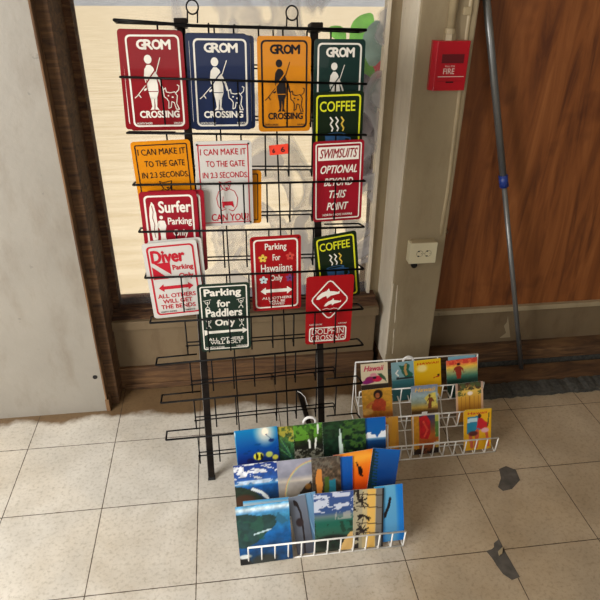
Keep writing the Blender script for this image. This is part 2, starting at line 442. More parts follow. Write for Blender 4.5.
for (bx, by, tx, ty, wd, mm, Yb, Yt) in ((352, 46, 372, 8, .045, mg, 1.2, 1.25), (345, 40, 330, 24, .03, mg, 1.2, 1.25), (356, 60, 336, 50, .03, mg, 1.2, 1.15),
        (372, 66, 378, 14, .055, mt, 1.15, 1.2), (366, 100, 362, 50, .05, mg, 1.22, 1.2), (378, 90, 390, 26, .06, mr, 1.2, 1.25), (370, 120, 384, 70, .05, mt, 1.18, 1.2)):
    mb = MB(); leaf(mb, P(bx, by, Yb), P(tx, ty, Yt), wd, mm, (0, -1, .4)); mb.build('leaf', pl, True)
rr = random.Random(11)
for k in range(16):
    bx = rr.uniform(352, 372); by = rr.uniform(110, 190)
    mb = MB(); leaf(mb, P(bx, by, 1.2), P(bx+rr.uniform(-16, 18), by-rr.uniform(25, 45), 1.2+rr.uniform(-.06, .08)), rr.uniform(.03, .05), mp, (rr.uniform(-.4, .4), -1, .4)); mb.build('leaf', pl, True)

# ------------------------------------------------------------------ sign rack
RO = fz(212, 481)
yw, le, ro = .021, .184, -.004
ex = Vector((math.cos(yw), math.sin(yw), 0)); ey = Vector((-math.sin(yw), math.cos(yw), 0)); ez = Vector((0, 0, 1))
ez2 = ez*math.cos(le)+ey*math.sin(le); EY = ey*math.cos(le)-ez*math.sin(le)
EX = ex*math.cos(ro)+ez2*math.sin(ro); EZ = ez2*math.cos(ro)-ex*math.sin(ro)
def rk(px, py, yl): return fpl(px, py, RO+EY*yl, EY)
def down(P, z, y): return P-EZ*z+EY*y
m_blk = mat('black_wire', (10, 9, 9), .45, metal=.0, noise=.2, nscale=60)
m_blk2 = mat('black_tube_scuffed', (34, 28, 24), .5, metal=.2, noise=.5, nscale=25)
m_bare = mat('bare_steel_edge', (150, 146, 140), .35, metal=.9, noise=.2, nscale=30)
rack = empty('wire_sign_rack', RO, 'tall black wire display rack of parking and crossing signs in front of the window', 'display rack')
LE = [(114, 20), (120, 77), (127, 133), (133, 185), (139, 232), (145, 278), (150, 323), (156, 365), (161, 403), (166, 440)]
RE = [(366, 30), (366.5, 84), (366, 135), (365, 181), (364, 227), (363.5, 269), (363, 309), (363, 345), (362, 383), (361.5, 421)]
BH, BB = .116, .020
for k in range(10):
    A = rk(*LE[k], -.05); B = rk(*RE[k], -.05); d = B-A
    if k == 0:
        mid = [A, A+d*.12-EZ*.002, A+d*.3-EZ*.006, A+d*.7-EZ*.003, B]
    else: mid = [A, A+d*.5-EZ*.001, B]
    mb = MB()
    r = .0032 if k else .0042
    A2 = A+EY*.052; B2 = B+EY*.052
    mb.tube(mid, r, m_blk)
    mb.tube([A, A+EY*.02, A2], r*.9, m_blk); mb.tube([B, B+EY*.02, B2-EX*.004], r*.9, m_blk)
    mb.tube([A2, A2+d*.19], r*.8, m_blk); mb.tube([B2-EX*.004, B2-d*.17], r*.8, m_blk)
    mb.build('shelf_rail', rack, True)
    mbd = MB()
    for j in range(8):
        T = A+d*(.157+.1015*j); dn = BH if k < 9 else .112
        mbd2 = MB(); mbd2.tube([T, T-EZ*dn+EY*BB, T-EZ*(dn*.87)+EY*.046] if k else [T, T-EZ*.004+EY*.046, T-EZ*dn+EY*.048], .0024, m_blk, 6); mbd2.build('drop_wire', rack, True)
    a = .157; bq = .157+.1015*7
    if k < 9 or True:
        mbw = MB()
        mbw.tube([A+d*(a-.01)-EZ*(BH*.87)+EY*.046, A+d*(bq+.01)-EZ*(BH*.87)+EY*.046], .0022, m_blk, 6)
        mbw.tube([A+d*a-EZ*(BH*.79)+EY*.052, A+d*bq-EZ*(BH*.79)+EY*.052], .0022, m_blk, 6)
        mbw.tube([A+d*(bq+.01)-EZ*(BH*.87)+EY*.046, A+d*bq-EZ*(BH*.79)+EY*.052], .0022, m_blk, 6)
        mbw.build('pocket_wire', rack, True)
for a, bq in (((214, 28), (240, 440)), ((273, 30), (288, 430))):
    mb = MB(); mb.tube([rk(*a, .002), rk(*bq, .002)], .0024, m_blk, 6); mb.build('upright_wire', rack, True)
for top, bot, wd in (((181, 24), (212, 481), .021), ((314, 28), (322, 462), .021)):
    T = rk(*top, .012); Bt = rk(*bot, .012)
    mb = MB(); mb.bar(Bt+EZ*.012, T, EX, EY, wd, .014, m_blk2)
    mb.bar(Bt+EZ*.012-EX*(wd/2+.0008)-EY*.004, T-EX*(wd/2+.0008)-EY*.004, EX, EY, .0016, .005, m_bare)
    u_ = mb.build('upright_tube', rack, bevel=.001)
    mb = MB(); mb.bar(Bt-EZ*.001, Bt+EZ*.02, EX, EY, wd+.004, .018, mat('rubber_black', (14, 14, 14), .8)); mb.build('rubber_foot', u_, bevel=.002)
    mb = MB(); mb.bar(T-EZ*.012-EY*.02, T+EZ*.010-EY*.02, EX, EY, .034, .05, m_blk2); mb.build('top_clamp', rack, bevel=.003)
for cx_, cyy, s0, s1, yb_ in ((192.3, 7, 187.5, 197.5, 23), (292, 13, 286.5, 297.5, 27)):
    c0 = rk(cx_, cyy, -.045); r0 = (rk(cx_+6, cyy, -.045)-c0).length
    mb = MB(); pts = []
    for j in range(20):
        a = 2*math.pi*j/20; pts.append(c0+EX*(r0*math.cos(a))+EZ*(r0*math.sin(a)*1.1))
    mb.tube(pts, .0022, m_blk, 6, closed=True)
    for s_ in (s0, s1): mb.tube([rk(s_, yb_, -.045), c0+EX*((1 if s_ == s1 else -1)*r0*.85)-EZ*(r0*.4)], .0022, m_blk, 6)
    mb.build('hanging_ring', rack, True)

# ------------------------------------------------------------------ signs
WHT = mat('print_white', (224, 218, 206), .4); BLK = mat('print_black', (28, 22, 22), .4)
RED = mat('sign_red', (128, 5, 17), .35, noise=.08, coat=.1); NAVY = mat('sign_navy', (18, 32, 66), .35, coat=.1)
AMB = mat('sign_amber', (206, 128, 6), .38, noise=.06, coat=.1); GRN = mat('sign_green', (8, 40, 34), .35, coat=.1)
COF = mat('sign_coffee_green', (18, 32, 16), .35, coat=.1); LIME = mat('print_lime', (206, 206, 40), .4)
SWH = mat('sign_white', (198, 194, 187), .38, noise=.05, coat=.1); PRED = mat('print_red', (178, 28, 44), .4)
PGR = mat('sign_paddle_green', (22, 42, 32), .38, coat=.1); MUG = mat('print_blue', (52, 88, 128), .4)
RED2 = mat('sign_bright_red', (150, 9, 18), .35, coat=.1); RED3 = mat('sign_faded_crimson', (142, 16, 33), .35, noise=.1, coat=.15)
FY_ = mat('print_flower_yellow', (214, 180, 70), .4); FP = mat('print_flower_pink', (196, 70, 60), .4)
FB = mat('print_flower_pale', (190, 205, 205), .4); FV = mat('print_flower_violet', (110, 60, 110), .4)

def make_sign(label, TL, TR, BL, base, draw=None, yt=-.057, yb=-.013, group=None, back=0.0, holes=False):
    P0 = rk(*BL, yb+back); P1 = rk(*TL, yt+back); P2 = rk(*TR, yt+back)
    ux = (P2-P1); W = ux.length; ux.normalize(); uz = P1-P0; H = uz.length; cen = (P0+P2)/2; uz.normalize()
    n = ux.cross(uz).normalized()          # towards the viewer
    ux = (ux+uz.cross(n)).normalized(); uz = n.cross(ux)
    P0 = cen-ux*(W/2)-uz*(H/2)
    t_ = empty('metal_sign', P0+ux*(W/2), label, 'sign', group)
    mb = MB(); q = rrect(0, 0, W, H, .009); k = len(q)
    fr1 = [P0+ux*x+uz*y for x, y in q]; bk = [p-n*.0016 for p in fr1]
    mb.add(fr1+bk, [tuple(range(k)), tuple(range(2*k-1, k-1, -1))]+[(i, i+k, (i+1) % k+k, (i+1) % k) for i in range(k)], base)
    mb.build('plate', t_)
    F = Face2D(P0, ux, uz, n, W, H)
    if draw:
        parts = draw(F)
        for nm, m_ in parts: 
            if m_.f: m_.build(nm, t_)
    if holes:
        mb = MB()
        for x, y in ((.055, .965), (.945, .965), (.055, .035), (.945, .035)): F.ell(mb, x, y, .018, .018, BLK, 3, 10)
        mb.build('screw_hole', t_)
    return t_

def grom(fg, bg=None, simple=False):
    def d(F):
        bd, tx, pc = MB(), MB(), MB()
        F.ring(bd, .0095, .0045, .012, fg)
        if simple: return [('printed_border', bd)]
        for i, (ch, x) in enumerate(zip('GROM', (.31, .43, .56, .71))):
            F.text(tx, ch, x, .868, .135 if ch != 'M' else .15, .088, fg, bold=.05)
        F.text(tx, 'CROSSING', .52, .17, .66, .068, fg, bold=.045)
        F.text(tx, 'NORTH SHORE', .25, .075, .26, .022, fg, bold=.01)
        F.text(tx, 'HAWAII', .83, .075, .16, .022, fg, bold=.01)
        # standing figure in a wrap, spear across the body
        F.ell(pc, .40, .725, .062, .07, fg)
        F.poly(pc, [(.375, .67), (.43, .67), (.475, .645), (.50, .60), (.515, .52), (.53, .47), (.53, .40), (.49, .33), (.39, .33), (.36, .42), (.365, .50), (.335, .52), (.315, .56), (.33, .63)], fg, 1)
        F.poly(pc, [(.39, .34), (.45, .34), (.44, .25), (.435, .22), (.37, .215), (.405, .25)], fg, 1)
        F.poly(pc, [(.455, .34), (.50, .34), (.485, .25), (.52, .215), (.45, .22), (.46, .26)], fg, 1)
        F.line(pc, [(.33, .54), (.36, .44), (.30, .42)], .03, fg, 1)
        F.line(pc, [(.49, .60), (.57, .50), (.60, .43)], .032, fg, 1)
        F.line(pc, [(.60, .74), (.52, .60), (.17, .36)], .013, fg, 2)
        F.line(pc, [(.13, .34), (.20, .375), (.23, .345)], .014, fg, 2)
        if bg: F.line(pc, [(.52, .63), (.44, .57), (.32, .47)], .022, bg, 3); F.line(pc, [(.345, .36), (.345, .52)], .012, bg, 3); F.line(pc, [(.36, .405), (.52, .405)], .012, bg, 3)
        # outline dog
        D = [(.61, .42), (.65, .44), (.66, .40), (.72, .39), (.80, .40), (.84, .36), (.82, .28), (.86, .22), (.81, .22), (.78, .29), (.74, .30), (.72, .24), (.68, .23), (.69, .30), (.66, .33), (.62, .35), (.61, .42)]
        F.line(pc, D, .015, fg, 1)
        F.line(pc, [(.82, .39), (.87, .42), (.88, .46), (.85, .47)], .015, fg, 1)
        F.ell(pc, .76, .345, .018, .014, fg, 1); F.ell(pc, .69, .36, .014, .012, fg, 1)
        return [('printed_border', bd), ('lettering', tx), ('pictogram', pc)]
    return d
def gate(fg, acc, simple=False):
    def d(F):
        bd, tx, pc = MB(), MB(), MB()
        F.ring(bd, .009, .003, .004, acc)
        if simple:
            F.line(bd, [(.8, .1), (.8, .9)], .02, acc); return [('printed_border', bd)]
        F.text(tx, 'I CAN MAKE IT', .5, .88, .80, .068, fg, bold=.012, bounce=.06)
        F.text(tx, 'TO THE GATE', .53, .745, .68, .068, fg, bold=.012, bounce=.06)
        F.text(tx, 'IN 2.3 SECONDS.', .52, .615, .80, .066, fg, bold=.012, bounce=.06)
        F.text(tx, 'CAN YOU?', .57, .105, .68, .085, fg, bold=.02, bounce=.05)
        # outline of a sitting dog: ears, head, round body, collar patch
        F.line(pc, [(.42, .50), (.40, .54), (.46, .52), (.53, .53), (.61, .54), (.60, .50), (.57, .45), (.52, .43), (.46, .45), (.42, .50)], .014, fg, 1)
        F.line(pc, [(.46, .45), (.38, .42), (.34, .34), (.36, .25), (.43, .19), (.50, .21)], .012, fg, 1)
        F.line(pc, [(.58, .45), (.67, .42), (.72, .34), (.70, .24), (.63, .18), (.55, .20)], .012, fg, 1)
        F.line(pc, [(.46, .36), (.44, .28), (.48, .22)], .01, fg, 1)
        F.poly(pc, [(.43, .30), (.63, .30), (.65, .22), (.60, .25), (.48, .25), (.44, .21)], PRED if acc is not BLK else BLK, 2)
        F.poly(pc, [(.50, .47), (.56, .47), (.53, .44)], fg, 2)
        F.ell(pc, .485, .49, .012, .012, fg, 2); F.ell(pc, .565, .49, .012, .012, fg, 2)
        return [('printed_border', bd), ('lettering', tx), ('pictogram', pc)]
    return d
def surfer(F):
    bd, tx, pc = MB(), MB(), MB()
    F.ring(bd, .011, .005, .012, WHT)
    F.text(tx, 'Surfer', .60, .82, .56, .13, WHT, bold=.03)
    F.text(tx, 'Parking', .67, .64, .42, .105, WHT, bold=.02)
    F.text(tx, 'Only', .67, .50, .26, .10, WHT, bold=.02)
    F.poly(pc, [(.17, .40), (.145, .55), (.14, .72), (.16, .82), (.20, .885), (.24, .85), (.265, .75), (.27, .6), (.255, .45), (.24, .40)], WHT)
    F.line(pc, [(.20, .84), (.215, .77), (.195, .70), (.22, .62), (.20, .54), (.215, .46)], .012, RED, 2)
    F.ell(pc, .345, .70, .032, .034, WHT)
    F.poly(pc, [(.29, .66), (.33, .665), (.40, .66), (.425, .60), (.40, .54), (.395, .46), (.42, .38), (.38, .36), (.35, .44), (.33, .36), (.29, .38), (.31, .47), (.30, .56), (.26, .60)], WHT, 1)
    F.line(pc, [(.30, .62), (.25, .58)], .03, WHT, 1)
    return [('printed_border', bd), ('lettering', tx), ('pictogram', pc)]
def arrow(F, mb, x0, x1, y, t_, hd, m, k=0, left=True, right=True):
    a = x0+(hd if left else 0); b = x1-(hd if right else 0)
    F.poly(mb, [(a, y-t_), (b, y-t_), (b, y+t_), (a, y+t_)], m, k)
    if left: F.poly(mb, [(x0, y), (a, y-t_*2.4), (a, y+t_*2.4)], m, k)
    if right: F.poly(mb, [(x1, y), (b, y+t_*2.4), (b, y-t_*2.4)], m, k)
def diver(F):
    bd, tx, pc = MB(), MB(), MB()
    F.ring(bd, .010, .005, .012, PRED)
    F.text(tx, 'Diver', .44, .82, .60, .15, PRED, bold=.045)
    F.text(tx, 'Parking', .69, .66, .38, .08, PRED, bold=.03)
    F.text(tx, 'Only', .73, .545, .26, .085, PRED, bold=.03)
    F.text(tx, 'ALL OTHERS', .5, .30, .72, .055, PRED, bold=.03)
    F.text(tx, 'WILL GET', .5, .225, .56, .055, PRED, bold=.03)
    F.text(tx, 'THE BENDS', .5, .15, .66, .055, PRED, bold=.03)
    F.text(tx, 'NORTH SHORE', .30, .082, .30, .022, BLK, bold=.01)
    F.text(tx, 'HAWAII', .72, .082, .18, .022, BLK, bold=.01)
    F.poly(pc, [(.16, .74), (.46, .74), (.46, .58)], PRED); F.poly(pc, [(.12, .70), (.12, .53), (.40, .53)], PRED)
    arrow(F, pc, .18, .84, .41, .022, .10, PRED)
    return [('printed_border', bd), ('lettering', tx), ('pictogram', pc)]
def paddler(F):
    bd, tx, pc = MB(), MB(), MB()
    F.ring(bd, .007, .0035, .006, WHT)
    F.text(tx, 'Parking', .48, .865, .70, .125, WHT, bold=.035)
    F.text(tx, 'for', .49, .72, .25, .10, WHT, bold=.035)
    F.text(tx, 'Paddlers', .49, .585, .70, .11, WHT, bold=.035)
    F.text(tx, 'Only', .50, .425, .38, .12, WHT, bold=.035)
    F.text(tx, 'ALL OTHERS', .5, .185, .70, .045, WHT, bold=.03)
    F.text(tx, 'WILL BOLT', .5, .13, .62, .045, WHT, bold=.03)
    F.text(tx, 'NORTH SHORE', .28, .06, .36, .028, WHT, bold=.015)
    F.text(tx, 'HAWAII', .82, .06, .22, .028, WHT, bold=.015)
    F.poly(pc, [(.14, .275), (.86, .285), (.86, .32), (.14, .315)], WHT); F.poly(pc, [(.84, .255), (.95, .30), (.84, .345)], WHT)
    F.poly(pc, [(.08, .25), (.15, .27), (.15, .325), (.08, .335)], WHT)
    for cx_ in (.18, .83):
        for c_y in (.70, .42):
            if c_y > .6 or True:
                F.ell(pc, cx_, c_y+.04, .016, .016, WHT)
                F.line(pc, [(cx_-.05, c_y+.06), (cx_-.035, c_y+.025), (cx_, c_y+.015), (cx_+.035, c_y+.025), (cx_+.045, c_y+.06)], .011, WHT)
                F.line(pc, [(cx_, c_y+.015), (cx_, c_y-.02), (cx_-.035, c_y-.04), (cx_-.045, c_y-.06)], .013, WHT)
                F.line(pc, [(cx_, c_y-.02), (cx_+.03, c_y-.04), (cx_+.035, c_y-.06)], .013, WHT)
                F.line(pc, [(cx_-.08, c_y+.065), (cx_+.07, c_y+.08)], .009, WHT)
    return [('printed_border', bd), ('lettering', tx), ('pictogram', pc)]
def hawaiian(F):
    bd, tx, pc = MB(), MB(), MB()
    F.ring(bd, .009, .0045, .012, WHT)
    F.text(tx, 'Parking', .50, .855, .42, .105, WHT, bold=.012)
    F.text(tx, 'For', .51, .725, .15, .08, WHT, bold=.012)
    F.text(tx, 'Hawaiians', .51, .585, .62, .105, WHT, bold=.012)
    F.text(tx, 'Only', .50, .44, .24, .10, WHT, bold=.012)
    F.text(tx, 'ALL OTHERS', .5, .175, .60, .032, WHT, bold=.02)
    F.text(tx, 'WILL BE', .5, .13, .34, .032, WHT, bold=.02)
    F.text(tx, 'TOWED', .5, .09, .30, .032, WHT, bold=.02)
    arrow(F, pc, .17, .82, .275, .022, .11, WHT)
    for x, y, m_ in ((.24, .72, FY_), (.78, .73, FP), (.24, .43, FB), (.77, .44, FV)):
        for j in range(5):
            a = j*2*math.pi/5+.3; F.ell(pc, x+.05*math.cos(a), y+.05*math.sin(a)*F.W/F.H, .04, .03, m_, 1, 10, a)
        F.ell(pc, x, y, .018, .018, BLK, 3, 8)
    return [('printed_border', bd), ('lettering', tx), ('pictogram', pc)]
def coffee(F):
    bd, tx, pc = MB(), MB(), MB()
    F.ring(bd, .008, .0045, .010, LIME)
    F.text(tx, 'COFFEE', .48, .835, .70, .115, LIME, bold=.015)
    for x in (.36, .47, .58):
        F.line(pc, [(x-.02, .71), (x+.03, .67), (x-.015, .63), (x+.035, .58), (x+.015, .55)], .028, FY_ if x > .5 else WHT)
    F.poly(pc, [(.24, .51), (.66, .51), (.64, .33), (.58, .25), (.36, .25), (.27, .33)], MUG)
    F.ell(pc, .45, .51, .21, .035, MUG, 1); F.ell(pc, .45, .51, .17, .022, COF, 2)
    F.line(pc, [(.66, .47), (.75, .46), (.76, .38), (.64, .34)], .03, MUG, 1)
    return [('printed_border', bd), ('lettering', tx), ('pictogram', pc)]
def swim(F):
    bd, tx, pc = MB(), MB(), MB()
    F.ring(bd, .007, .0035, .006, WHT)
    F.poly(bd, [(.10, .77), (.90, .77), (.90, .93), (.10, .93)], WHT)
    F.text(tx, 'SWIMSUITS', .5, .852, .74, .11, RED3, bold=.012, shear=.35, k=2)
    F.text(tx, 'OPTIONAL', .51, .66, .72, .095, WHT, bold=.02, shear=.35)
    F.text(tx, 'BEYOND', .51, .505, .58, .095, WHT, bold=.02, shear=.35)
    F.text(tx, 'THIS', .50, .35, .34, .095, WHT, bold=.02, shear=.35)
    F.text(tx, 'POINT', .50, .195, .44, .095, WHT, bold=.02, shear=.35)
    F.text(tx, 'NORTH SHORE HAWAII', .5, .085, .6, .028, WHT, bold=.015)
    return [('printed_border', bd), ('lettering', tx)]
def dolphin(F):
    bd, tx, pc = MB(), MB(), MB()
    D = [(.50, .37), (.91, .66), (.50, .95), (.10, .66), (.50, .37)]
    # rounded diamond outline
    pts = []; cs = D[:-1]
    for i, c_ in enumerate(cs):
        a = Vector(cs[i-1]); c2 = Vector(c_); e = Vector(cs[(i+1) % 4])
        pts += [tuple(c2.lerp(a, .12)), tuple(c2.lerp(a, .04).lerp(e, .04)), tuple(c2.lerp(e, .12))]
    F.line(bd, pts+[pts[0]], .028, WHT)
    F.ring(bd, .0, .0042, .008, WHT, box=(.08, .035, .90, .255))
    F.text(tx, 'DOLPHIN', .49, .19, .70, .085, WHT, bold=.0)
    F.text(tx, 'CROSSING', .49, .09, .72, .085, WHT, bold=.0)
    F.text(tx, 'NORTH SHORE', .22, .30, .28, .02, WHT, bold=.01); F.text(tx, 'HAWAII', .80, .30, .18, .02, WHT, bold=.01)
    def dol(cx_, c_y, s_):
        q = [(-.28, -.10), (-.24, -.02), (-.14, .06), (-.02, .10), (.03, .16), (.06, .09), (.16, .08), (.26, .06), (.30, .09), (.30, .02), (.20, .0), (.08, -.02), (.0, -.08), (-.03, -.02), (-.12, -.05), (-.2, -.10)]
        F.poly(pc, [(cx_+x*s_, c_y+y*s_*.7) for x, y in q], WHT, 1)
    dol(.45, .73, .85); dol(.56, .61, .62)
    F.line(pc, [(.36, .52), (.44, .535), (.52, .52), (.60, .535), (.68, .525)], .012, WHT, 1)
    F.line(pc, [(.52, .47), (.58, .48)], .012, WHT, 1)
    return [('printed_border', bd), ('lettering', tx), ('pictogram', pc)]

GY = dict(yt=-.034, yb=-.012)
make_sign('red crossing sign behind the front red one, its left edge showing', (116.5, 28.5), (179, 30), (126, 129.5), RED, grom(WHT, None, True), back=.007, group='crossing signs in the top row', **GY)
make_sign('front red crossing sign at the top left of the rack', (118.5, 29.5), (181, 31.5), (132, 130), RED, grom(WHT, RED), group='crossing signs in the top row', **GY)
make_sign('navy crossing sign tucked behind, showing past the left of the front navy one', (183.5, 32), (246, 34), (191, 128.5), NAVY, grom(WHT, None, True), back=.007, group='crossing signs in the top row', **GY)
make_sign('navy crossing sign tucked behind, showing past the right of the front navy one', (190, 34), (253, 36), (197, 128.5), NAVY, grom(WHT, None, True), back=.0045, group='crossing signs in the top row', **GY)
make_sign('front navy blue crossing sign in the top row of the rack', (187.5, 33.5), (249, 35.5), (195, 129.5), NAVY, grom(WHT, NAVY), group='crossing signs in the top row', **GY)
make_sign('amber crossing sign with black figure and dog in the top row', (255.5, 35), (310, 37), (260, 131), AMB, grom(BLK, AMB), group='crossing signs in the top row', **GY)
make_sign('dark green crossing sign at the top right, behind the upper coffee sign', (313, 38), (364.5, 40), (314, 134), GRN, grom(WHT, GRN), group='crossing signs in the top row', **GY)
make_sign('yellow gate sign at the left of the second row, behind the surfer sign', (128.5, 141.5), (188.5, 140), (144, 226), AMB, gate(BLK, BLK), group='gate signs')
make_sign('yellow gate sign mostly hidden, its edge showing right of the white gate sign', (206, 171), (261.5, 170), (208, 224.5), AMB, gate(BLK, BLK, True), back=.006, yt=-.034, group='gate signs')
make_sign('white gate sign with red lettering in the second row', (192, 141), (250, 141), (201, 226), SWH, gate(PRED, PRED), group='gate signs', holes=True)
make_sign('upper coffee sign below the green crossing sign', (312, 91.5), (363, 91.5), (314, 176), COF, coffee, group='coffee signs')
make_sign('crimson swimsuits sign with a white band at the right of the rack', (312.5, 141.5), (364, 139.5), (313.5, 222), RED3, swim)
make_sign('red surfer parking sign peeking out behind the front surfer sign', (145, 190.5), (203, 190), (155, 272), RED3, lambda F: surfer(F)[:1], back=.006, group='surfer parking signs')
make_sign('front red surfer parking sign on the left, above the diver sign', (137, 191.5), (195, 191), (149.5, 274), RED3, surfer, group='surfer parking signs')
make_sign('white diver parking sign peeking out behind the front diver sign', (147, 241.5), (201, 237), (159, 315), SWH, lambda F: diver(F)[:1], back=.006, group='diver parking signs')
make_sign('front white diver parking sign with red lettering on the left', (140.5, 244), (195.5, 239.5), (155, 318.5), SWH, diver, group='diver parking signs')
make_sign('red parking sign for Hawaiians with printed flowers in the middle', (248.5, 237), (300, 235), (254, 311), RED2, hawaiian, holes=True)
make_sign('dark green paddlers parking sign low on the rack at the left upright', (196.5, 285), (249, 282), (202, 352), PGR, paddler)
make_sign('lower coffee sign, tilted, behind the red dolphin sign', (315.5, 239), (358.5, 228.5), (317.5, 304), COF, coffee, group='coffee signs')
make_sign('red dolphin crossing sign, lowest on the right upright', (306, 277), (354, 274.5), (305.5, 344.5), RED2, dolphin, yt=-.060)

# orange price ticket on the wires
P0 = rk(269.8, 155.5, -.036); P1 = rk(269.6, 146, -.036); P2 = rk(288.8, 144, -.036)
ux = P2-P1; W = ux.length; ux.normalize(); uz = (P1-P0); uz -= ux*uz.dot(ux); H = uz.length*1.05; uz.normalize(); n = ux.cross(uz)
if n.dot(CAM-P0) < 0: n = -n
tk = empty('price_ticket', P0, 'small orange price ticket stuck on the wires in the empty second row', 'price ticket')
mb = MB(); pts = [P0, P0+ux*W, P0+ux*W+uz*H, P0+uz*H]; mb.obox([p-n*.0006 for p in pts]+pts, mat('ticket_orange', (236, 58, 28), .6)); mb.build('paper', tk)
F = Face2D(P0, ux, uz, n, W, H); mb = MB(); F.text(mb, '6', .22, .42, .13, .42, BLK, bold=.03); F.text(mb, '6', .70, .47, .19, .50, BLK, bold=.03); mb.build('handwriting', tk)

# ------------------------------------------------------------------ low white postcard racks
m_wht = mat('white_wire', (236, 233, 226), .4, noise=.08, nscale=30)
m_ring = mat('white_plastic', (226, 224, 220), .4)
def card_rack(label, X0, X1, Y0, ringx, ringz):
    t_ = empty('postcard_rack', ((X0+X1)/2, Y0, 0), label, 'card rack', 'low white postcard racks')
    WD = X1-X0; R = .0024
    tiers = [(Y0, .074, .004), (Y0+.087, .130, .060), (Y0+.174, .186, .116)]
    for i, (y, zr, zb) in enumerate(tiers):
        mb = MB(); mb.tube([(X0, y, zr), (X1, y, zr)], R*1.15, m_wht); mb.build('shelf_rail', t_, True)
        mb = MB(); yb_ = y+.005
        mb.tube([(X0, yb_, zb), (X1, yb_, zb)], R, m_wht); mb.tube([(X0, yb_+.045, zb+.004), (X1, yb_+.045, zb+.004)], R, m_wht)
        mb.build('pocket_wire', t_, True)
        idx = range(13) if i == 0 else (0, 1, 4, 5, 8, 9, 12)
        for j in idx:
            x = X0+WD*j/12; mb = MB()
            mb.tube([(x, y, zr), (x, y+.003, zb+.004), (x, y+.010, zb), (x, y+.048, zb+.006)], R, m_wht, 6); mb.build('drop_wire', t_, True)
    mb = MB(); mb.tube([(X0, Y0+.262, .253), (X1, Y0+.262, .253)], R*1.2, m_wht); mb.build('back_rail', t_, True)
    for x in (X0, X0+WD*4/12, X0+WD*8/12, X1):
        mb = MB()
        mb.tube([(x, Y0+.05, .005), (x, Y0+.092, .06), (x, Y0+.137, .064), (x, Y0+.18, .118), (x, Y0+.222, .122), (x, Y0+.262, .253)], R, m_wht, 6); mb.build('side_wire', t_, True)
    for x in (X0, X1):
        mb = MB(); mb.tube([(x, Y0+.262, .253), (x, Y0+.27, .0035), (x, Y0+.05, .0035)], R, m_wht, 6); mb.build('leg_wire', t_, True)
    c0 = Vector((ringx, Y0+.262, ringz)); mb = MB(); pts = []
    for j in range(24):
        a = 2*math.pi*j/24; pts.append(c0+Vector((.019*math.cos(a), 0, .019*math.sin(a))))
    mb.tube(pts, .0045, m_ring, 8, closed=True); mb.build('hanging_loop', t_, True)
    return t_
card_rack('white wire postcard rack nearest the camera, filled with landscape cards', .456, .92, -.262, .668, .292)
card_rack('half-empty white wire postcard rack at the right, beside the pilaster', .89, 1.36, .083, 1.09, .243)

# ------------------------------------------------------------------ postcards: printed pictures
NU, NV = 46, 62
U, V = np.meshgrid(np.linspace(0, 1, NU), np.linspace(0, 1, NV))      # V: 0 bottom, 1 top
V0 = V.copy()
def vn(seed, fx, fy_):
    r = np.random.RandomState(seed); a = r.rand(int(fy_)+3, int(fx)+3)
    x = U*fx; y = V*fy_; i = x.astype(int); j = y.astype(int); dx = x-i; dy = y-j
    dx = dx*dx*(3-2*dx); dy = dy*dy*(3-2*dy)
    return (a[j, i]*(1-dx)*(1-dy)+a[j, i+1]*dx*(1-dy)+a[j+1, i]*(1-dx)*dy+a[j+1, i+1]*dx*dy)
def fb(seed, fx, fy_): return .55*vn(seed, fx, fy_)+.28*vn(seed+1, fx*2, fy_*2)+.17*vn(seed+2, fx*4, fy_*4)
def cc(*c): return np.array(c, float)
class Art:
    def __init__(s, stops):
        s.a = np.zeros((NV, NU, 3)); vs = [q[0] for q in stops]
        for k in range(3): s.a[..., k] = np.interp(V, vs, [q[1][k] for q in stops])
    def put(s, mask, col, al=1.0):
        m_ = (np.clip(mask.astype(float), 0, 1)*al)[..., None]
        s.a = s.a*(1-m_)+np.array(col, float)*m_; return s
    def ell(s, cx_, c_y, rx, ry, col, soft=.25, al=1.0):
        d = np.sqrt(((U-cx_)/rx)**2+((V-c_y)/ry)**2); return s.put((1+soft-d)/soft if soft else d < 1, col, al)
    def poly(s, pts, col, al=1.0):
        ins = np.zeros(U.shape, bool); n_ = len(pts)
        for i in range(n_):
            x1, y1 = pts[i]; x2, y2 = pts[(i+1) % n_]
            if y1 == y2: continue
            c_ = ((y1 > V) != (y2 > V)) & (U < (x2-x1)*(V-y1)/(y2-y1)+x1); ins ^= c_
        return s.put(ins, col, al)
    def line(s, pts, w_, col, al=1.0):
        for (x1, y1), (x2, y2) in zip(pts[:-1], pts[1:]):
            L2 = (x2-x1)**2+(y2-y1)**2+1e-9; t_ = np.clip(((U-x1)*(x2-x1)+(V-y1)*(y2-y1))/L2, 0, 1)
            d = np.hypot(U-x1-t_*(x2-x1), V-y1-t_*(y2-y1)); s.put(d < w_, col, al)
        return s
    def rough(s, seed, amt, fx=12, fy_=16): s.a = np.clip(s.a*(1+(fb(seed, fx, fy_)-.5)[..., None]*amt), 0, 255); return s
